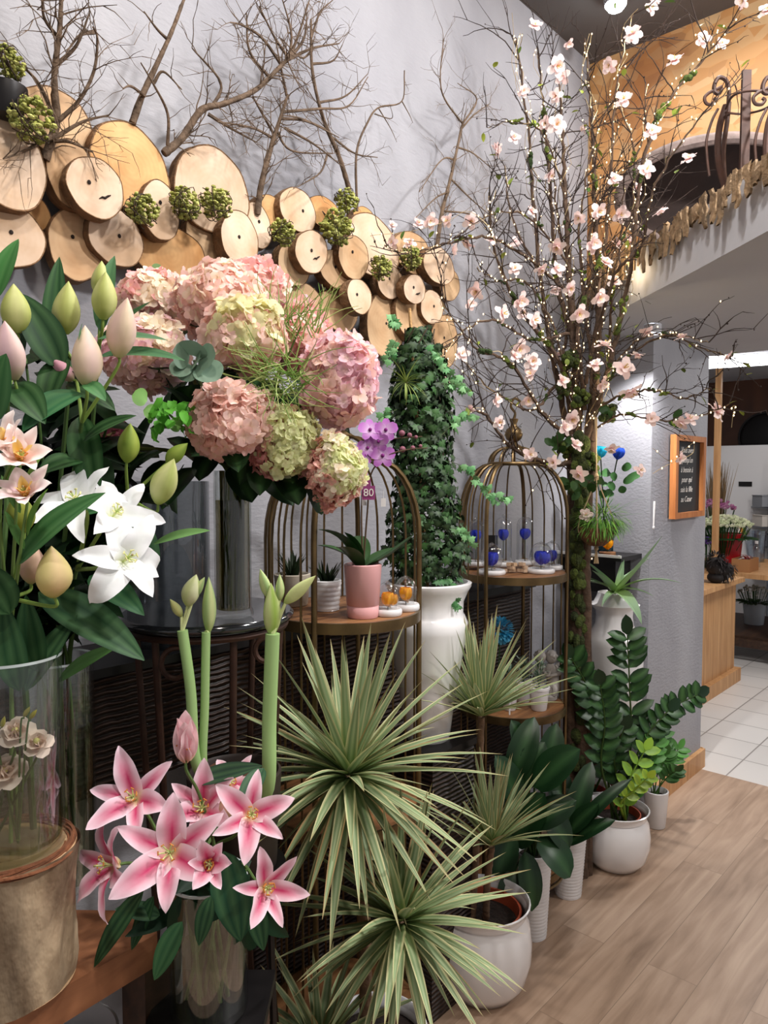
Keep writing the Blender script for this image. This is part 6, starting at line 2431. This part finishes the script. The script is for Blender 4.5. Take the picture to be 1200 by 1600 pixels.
lstem('lily stem with one green and one pink bud at the left edge', 'lily', f1(-.02, .02), [('bud', 24, 482, 1.16, 74, 42, 0, .1, YG, YG2), ('bud', 15, 548, 1.08, 90, 46, -4, .15, H('#e6c6cc'), PKB)],
      [(-8, 470, 1.15, 28, 372, 1.2, 38, .4, H('#3f7a3c')), (-10, 660, 1.05, 8, 552, 1.05, 70, .5, H('#2f5a30')), (20, 600, 1.1, 70, 660, 1.05, 50, .7)], (12, 620, 1.12), rim=v1 + V((-.02, .0, .29)))
lstem('lily stem with two large blush pink closed buds', 'lily', f2(.0, -.03), [('bud', 134, 556, 1.12, 92, 46, 2, .1, PKB, PKB2), ('bud', 192, 512, 1.15, 92, 44, 12, .1, PKB, PKB2), ('bud', 97, 577, 1.2, 45, 24, -42, .2, H('#d9a6b4'), H('#c98fa0'))],
      [(127, 614, 1.12, 34, 672, 1.05, 60, .7, H('#2a5a38')), (133, 600, 1.12, 165, 625, 1.1, 26, 1.0, H('#3f6f40')), (130, 690, 1.15, 212, 648, 1.15, 34, .5), (128, 720, 1.15, 60, 740, 1.1, 50, .8), (125, 650, 1.18, 150, 780, 1.15, 50, .8), (128, 540, 1.12, 128, 505, 1.1, 22, .3, H('#4a7a55'))], (128, 660, 1.16), rim=r2(.0, -.02))
lstem('lily stem with three slim green buds to the right of the white lilies', 'lily', f2(.03, .0), [('bud', 201, 692, 1.2, 62, 33, 10, .2, H('#aabb55'), H('#7f9a3c')), ('bud', 277, 708, 1.25, 46, 24, 48, .1, H('#a0b552'), H('#7f9a3c')), ('bud', 259, 752, 1.18, 78, 40, 24, .2, H('#dde0a0'), H('#b3c06c'))],
      [(240, 850, 1.25, 328, 828, 1.2, 24, .3, H('#6f9a5a')), (185, 820, 1.3, 248, 880, 1.25, 55, .7, H('#35563c')), (190, 790, 1.25, 60, 820, 1.2, 35, .5, H('#2c5a34'))], (200, 778, 1.24), rim=r2(.03, .0))
WH, WH2, WTH = H('#f4f4f6'), H('#eef0ee'), H('#dfe3b4')
lstem('lily stem with three big open white lilies', 'lily', f2(.01, -.02),
      [('bloom', 200, 872, 1.10, axpx(60, .9), .082, dict(c1=WH, c2=WH2, c3=WTH, recurve=1.6, open_=.62, roll=.3, wid=.50, throat=H('#c9c58a'))),
       ('bloom', 118, 780, 1.10, axpx(-10, .9), .078, dict(c1=WH, c2=WH2, c3=WTH, recurve=1.1, open_=.7, roll=.5, wid=.46, throat=H('#c9c58a'))),
       ('bloom', 182, 800, 1.14, axpx(50, .6), .075, dict(c1=WH, c2=WH2, c3=WTH, recurve=1.3, open_=.75, roll=.1, wid=.42, throat=H('#c9c58a')))],
      [(60, 925, 1.12, 226, 1030, 1.1, 66, .5, H('#1d3f22')), (90, 1065, 1.15, 186, 1008, 1.12, 34, .3, H('#4f7a3a')), (140, 900, 1.25, 225, 960, 1.2, 45, .6, H('#2c5a38'))], (120, 890, 1.24), rim=r2(.0, -.02))
lstem('lily stem with a fat golden bud and a green one at the lower left', 'lily', f1(.03, .0), [('bud', 31, 800, 1.02, 66, 42, 0, .2, H('#c4c85a'), H('#7f8f3a')), ('bud', 82, 893, 1.0, 84, 54, 4, .2, H('#ecd09c'), H('#d8cc84')), ('bud', 52, 882, 1.06, 62, 38, 12, .1, H('#dcb8a4'), H('#cfae94'))],
      [(28, 882, 1.0, 162, 768, 1.0, 64, .5, H('#2f5c2f')), (15, 960, 1.0, -30, 880, 1.0, 60, .5), (30, 1080, 1.02, 5, 940, 1.02, 50, .4, H('#24482a')), (60, 1050, 1.05, 40, 930, 1.04, 45, .4, H('#24482a')), (40, 1080, 1.04, 120, 960, 1.1, 45, .4, H('#1c3c22'))], (15, 935, 1.02), rim=v1 + V((.02, .0, .29)))
# extra filler foliage stems
for k, (x, y, hd) in enumerate([(60, 640, 1.3), (150, 690, 1.34), (20, 720, 1.25), (90, 760, 1.36), (40, 900, 1.25), (40, 560, 1.36), (200, 740, 1.42), (110, 620, 1.4), (175, 640, 1.4), (70, 690, 1.38), (120, 760, 1.4)]):
    t = thing('cut_foliage', ['dark leafy stem deep in the left bunch behind the blush buds', 'dark leafy stem behind the slim green buds', 'dark leafy stem at the left edge above the peruvian lilies', 'dark leafy stem behind the white lilies', 'dark leafy stem low behind the golden bud', 'dark leafy stem behind the green and pink bud at the left', 'dark leafy stem low right, beside the dusky small hydrangea', 'dark leafy stem behind the two blush pink buds', 'dark leafy stem left of the lime green sprig', 'dark leafy stem left behind the topmost peruvian lily', 'dark leafy stem directly above the upper white lily'][k], 'foliage', f2(U(-.03, .03), U(-.03, .03)))
    e = P(x, y, hd)
    stemline(t, [worldloc(t), r2(U(-.03, .03), .0), e], .003)
    b = MB()
    for j in range(26):
        p = r2(0, 0).lerp(e, .25 + .75 * R()) + rv() * .02
        g = jit(H('#10240f'), .35)
        b.leaf(p, rv() + UP * .4, UP - FWD * .6, U(.10, .16), U(.036, .056), U(.3, 1.0), LANCE, lambda t_, x_, g=g: g, .25, 8, 2)
    b.build('leaves', M_['leafm'], t)

# alstroemerias at the left edge
ALY = H('#f0c052')
for (x, y, ang, tow, lab) in [(8, 690, -20, .8, 'cream and yellow peruvian lily at the very edge, topmost of the three'), (32, 712, 30, .9, 'cream and yellow peruvian lily just below the topmost one'), (38, 768, 10, .9, 'yellow throated peruvian lily with a pink-marked petal, lowest of the three')]:
    t = thing('peruvian_lily', lab, 'flower', f1(-.01 + .01 * (x > 20), -.02), 'peruvian lilies in the left vase')
    c = P(x, y, .98)
    ax = axpx(ang, tow)
    stemline(t, [worldloc(t), v1 + V((0, -.01, .29)), P(x - 8, y + 110, 1.0), c - ax * .02], .0025, H('#6f8a4a'))
    lily(t, c, ax, .046, c1=H('#fcf0ea'), c2=H('#f0c6bc') if y < 750 else H('#ecc9cf'), c3=ALY, recurve=.5, open_=.65, roll=U(0, 1), wid=.55, throat=H('#c9803a'))
    lily(t, c, ax, .030, c1=H('#f2d48a'), c2=ALY, c3=ALY, recurve=.2, open_=.35, roll=.4, wid=.4, petals=3, stam=False)
    bigleaves(t, [(x + 5, y + 70, 1.0, x + 35, y - 5, 1.0, 14, .7, H('#6f9a44')), (x, y + 90, 1.0, x - 30, y + 30, 1.0, 14, .7, H('#4f7a3a'))])

# lisianthus in front of vase
LZ = H('#efdccb')
for (x, y, r, lab) in [(25, 1143, 26, 'upper blush white lisianthus bloom seen through the left vase'), (58, 1160, 22, 'right blush white lisianthus bloom seen through the left vase'), (8, 1205, 30, 'lower blush white lisianthus bloom in the vase at the left edge')]:
    c = P(x, y, 1.03)
    t = thing('lisianthus', lab, 'flower', v1 + V((U(-.03, .03), U(-.03, .03), .016)), 'blush lisianthus inside the left vase')
    stemline(t, [worldloc(t) - V((0, 0, .0)), c + V((0, 0, -.02))], .002)
    b = MB()
    ax = axpx(10, 1.0)
    rr = r * 1.0 / F
    o = (UP - ax * UP.dot(ax)).normalized()
    o2 = ax.cross(o)
    for ring in range(3):
        for j in range(5):
            q = j * 1.257 + ring * .6
            u = o * math.cos(q) + o2 * math.sin(q)
            g = jit(mix(LZ, H('#e2bda6'), ring * .2), .05)
            b.leaf(c - ax * .008, u * (1.1 - ring * .35) + ax * (.3 + ring * .45), ax, rr * 1.15 * (1 - ring * .15), rr * 1.1, U(-.1, .5) - ring * .3, ROUND, lambda t_, x_, g=g: g, .1, 5, 2, wave=.06)
    b.build('petals', M_['petal'], t)
    b = MB(); b.ell(c + ax * .004, .005, 7, 5, col=H('#c9c070')); b.build('centre', M_['matte'], t)
t = thing('lisianthus_buds', 'slim yellow-green lisianthus buds above the blush blooms', 'flower', v1 + V((0, -.02, .016)))
for (x, y, a) in [(42, 1112, 35), (52, 1116, 40), (5, 1128, 20)]:
    bud(t, P(x, y, 1.02), axpx(a), 24 * .95 / F, 8 * .95 / F, H('#c2b85c'), H('#a8a648'))
    stemline(t, [worldloc(t), P(x - 10, y + 30, 1.02), P(x - 4, y + 9, 1.02)], .0014)
b = MB()

# ================================================================ AMARYLLIS
ab = Pz(368, 1.36, .86)
t0 = thing('dark_planter', 'dark brown planter behind the pink lilies holding the amaryllis stems', 'planter', ab)
pot(t0, ab, [(.075, 0), (.078, .003), (.088, .18)], mat('dark_pot', H('#2a1d17'), .6), soilz=.165)
stt = thing('plant_stand', 'slim black iron stand under the dark planter', 'stand', (ab.x, ab.y, 0))
b = MB(); b.lathe([(.0001, .848), (.095, .848), (.095, .859), (.0001, .859)], (ab.x, ab.y, 0), 30); b.build('top', M_['black'], stt)
for k in range(3):
    q = k * 2.094
    b = MB(); b.tube([(ab.x + .08 * math.cos(q), ab.y + .08 * math.sin(q), .85), (ab.x + .1 * math.cos(q), ab.y + .1 * math.sin(q), 0)], .007, 8); b.build('leg', M_['black'], stt)
AG, AG2 = H('#a4c682'), H('#dde6a8')


def amaryllis(lab, pts, hd, wpx, buds):
    pp = [P(x, y, hd) for x, y in pts]
    foot = V((pp[0].x, pp[0].y, 1.03))
    foot = ab + (foot - ab) * .55
    foot.z = ab.z + .166
    t = thing('amaryllis', lab, 'amaryllis', foot, 'amaryllis stems behind the pink lilies')
    b = MB()
    ps = smoothpath([foot] + pp, 7)
    b.tube(ps, wpx / 2 * hd / F, 12, AG)
    b.build('stem', M_['leafm'], t)
    b = MB(); b.ell(foot + V((0, 0, .012)), (.028, .028, .03), 14, 9, col=H('#7a4f32')); b.build('bulb', M_['bark'], t)
    for (x, y, L, wd, ang, ca, cb) in buds:
        ax = axpx(ang, .15)
        c = P(x, y, hd)
        bud(t, c, ax, L * hd / F, wd * hd / F, ca, cb)
        stemline(t, [pp[-1], c - ax * L * .46 * hd / F], .0032, AG2)


amaryllis('left amaryllis stem topped by partly opened drooping buds', [(306, 1190), (298, 1080), (285, 985)], 1.28, 17, [(300, 922, 54, 28, 18, AG2, H('#eef0c8')), (275, 950, 34, 14, -30, AG2, H('#d8d88c')), (311, 918, 40, 14, 30, AG2, AG)])
amaryllis('middle amaryllis stem with one slender upright bud', [(318, 1200), (320, 1100), (322, 988)], 1.30, 14, [(326, 945, 92, 22, 3, AG2, AG)])
amaryllis('right amaryllis stem with a fat green bud and two side buds', [(418, 1230), (421, 1120), (426, 990)], 1.22, 23, [(424, 952, 86, 28, 1, H('#a8c85c'), AG2), (414, 912, 50, 17, -16, AG2, AG), (437, 918, 44, 14, 2, AG2, AG), (469, 921, 68, 20, 48, H('#d8dfa0'), AG2)])

# ================================================================ PINK LILIES
pv = Pz(328, 1.17, .72)
t = thing('black_plinth', 'tall dark plinth under the pink lily vase, below the frame', 'plinth', (pv.x, pv.y, 0))
b = MB(); b.box((pv.x, pv.y, .35), (.17, .17, .70), YAW); b.build('body', M_['darkwood'], t, smooth=False)
b = MB(); b.box((pv.x, pv.y, .71), (.19, .19, .018), YAW); b.build('top', M_['black'], t, smooth=False)
glassvase('glass_cylinder_vase', 'clear glass cylinder vase holding the pink lilies', pv, .063, .225, .10)
MAG, PALE, THR = H('#d4346c'), H('#fbdfe9'), H('#f2e2a4')
PL = dict(c1=PALE, c2=MAG, c3=THR)


def pl(lab, x, y, hd, ang, tow, size, node=None, leaves=None, extra=None, **kw):
    foot = pv + V((U(-.03, .03), U(-.03, .03), .02))
    t = thing('pink_lily', lab, 'lily', foot, 'pink lilies in the right glass vase')
    rim = pv + V((U(-.035, .035), U(-.03, .03), .225))
    c = P(x, y, hd)
    ax = axpx(ang, tow)
    if size:
        d = dict(PL)
        d.update(kw)
        lily(t, c, ax, size, **d)
    stemline(t, [foot, rim, rim.lerp(c, .6) + FWD * .02 - UP * .01, c - ax * (size or .05) * .5, c - ax * (size or .05) * .24], .0028, H('#5f7a44'))
    for e in (extra or []):
        bx, by, L, wd, a_, ca, cb = e
        axx = axpx(a_, .15)
        cc = P(bx, by, hd)
        bud(t, cc, axx, L * hd / F, wd * hd / F, ca, cb)
        stemline(t, [rim.lerp(c, .7), cc - axx * L * .46 * hd / F], .0024, H('#5f7a44'))
    if leaves:
        bigleaves(t, leaves, base=H('#1e4028'))
    return t


random.seed(71)
pl('wide open pink lily at the upper left of the vase bunch', 207, 1245, 1.12, -5, 1.3, .076, recurve=.8, open_=.8, roll=.35, wid=.42,
   leaves=[(225, 1390, 1.1, 145, 1512, 1.08, 34, .4), (240, 1400, 1.12, 205, 1485, 1.1, 26, .3)])
pl('largest open pink lily in the centre front of the bunch', 264, 1332, 1.05, 5, 1.8, .088, recurve=.6, open_=.9, roll=.1, wid=.43,
   leaves=[(285, 1440, 1.05, 240, 1532, 1.03, 38, .4, H('#2f5a38')), (330, 1400, 1.05, 310, 1478, 1.03, 30, .4)])
pl('half open pink lily cup right of the largest bloom', 327, 1350, 1.0, 20, 2.0, .047, recurve=.5, open_=.5, roll=.4, wid=.50, leaves=[(350, 1330, 1.08, 376, 1472, 1.05, 62, .4, H('#1e4630'))])
pl('pink lily with one tall petal behind the centre bloom', 315, 1262, 1.17, 0, 1.2, .075, recurve=.5, open_=.75, roll=.0, wid=.42,
   leaves=[(300, 1222, 1.2, 410, 1196, 1.18, 34, .2, H('#2a3f34')), (412, 1200, 1.18, 372, 1262, 1.12, 32, .3, H('#2f4f3c'))], extra=[(353, 1263, 48, 28, 3, H('#dfc09a'), H('#e0a8a0'))])
pl('pink lily with upward petals at the upper right of the bunch', 393, 1272, 1.10, 30, 1.2, .066, recurve=.6, open_=.85, roll=.75, wid=.44)
pl('pink lily facing right at the right edge of the bunch', 418, 1388, 1.06, 50, 1.3, .060, recurve=.35, open_=.8, roll=.2, wid=.40, leaves=[(395, 1400, 1.1, 412, 1486, 1.08, 34, .4)])
pl('side-facing pink lily with long recurved petals at the far left of the bunch', 165, 1352, 1.08, -70, .8, .085, recurve=1.35, open_=.6, roll=.6, wid=.38, leaves=[(250, 1430, 1.12, 180, 1420, 1.1, 30, .5)])
pl('half opened upright pink lily bud beside the amaryllis stem', 290, 1172, 1.15, 0, .15, .075, recurve=-.15, open_=.26, roll=.2, wid=.45, c1=H('#f4d2d4'), c2=H('#e6a3b4'), c3=H('#d8b08c'))
pl('small pink lily peeking out behind the upper right bloom', 360, 1222, 1.25, 25, .8, .055, recurve=.9, open_=.7, roll=.2, wid=.4)
for k, (x, y) in enumerate([(330, 1400), (385, 1420), (290, 1410)]):
    foot = pv + V((U(-.03, .03), U(-.03, .03), .02))
    t = thing('cut_foliage', ['dark lily foliage in the middle of the vase mouth', 'dark lily foliage on the right of the vase mouth', 'dark lily foliage on the left of the vase mouth'][k], 'foliage', foot)
    e = P(x, y - 60, 1.14)
    stemline(t, [foot, pv + V((0, 0, .225)), e], .003)
    b = MB()
    for j in range(9):
        p = P(x + U(-15, 15), y - 10 + U(-50, 30), U(1.1, 1.18))
        g = jit(H('#1b3823'), .3)
        b.leaf(p, rv() - UP * .5, -FWD + UP * .4, U(.06, .11), U(.022, .034), U(.2, .8), LANCE, lambda t_, x_, g=g: g, .25, 8, 2)
    b.build('leaves', M_['leafm'], t)
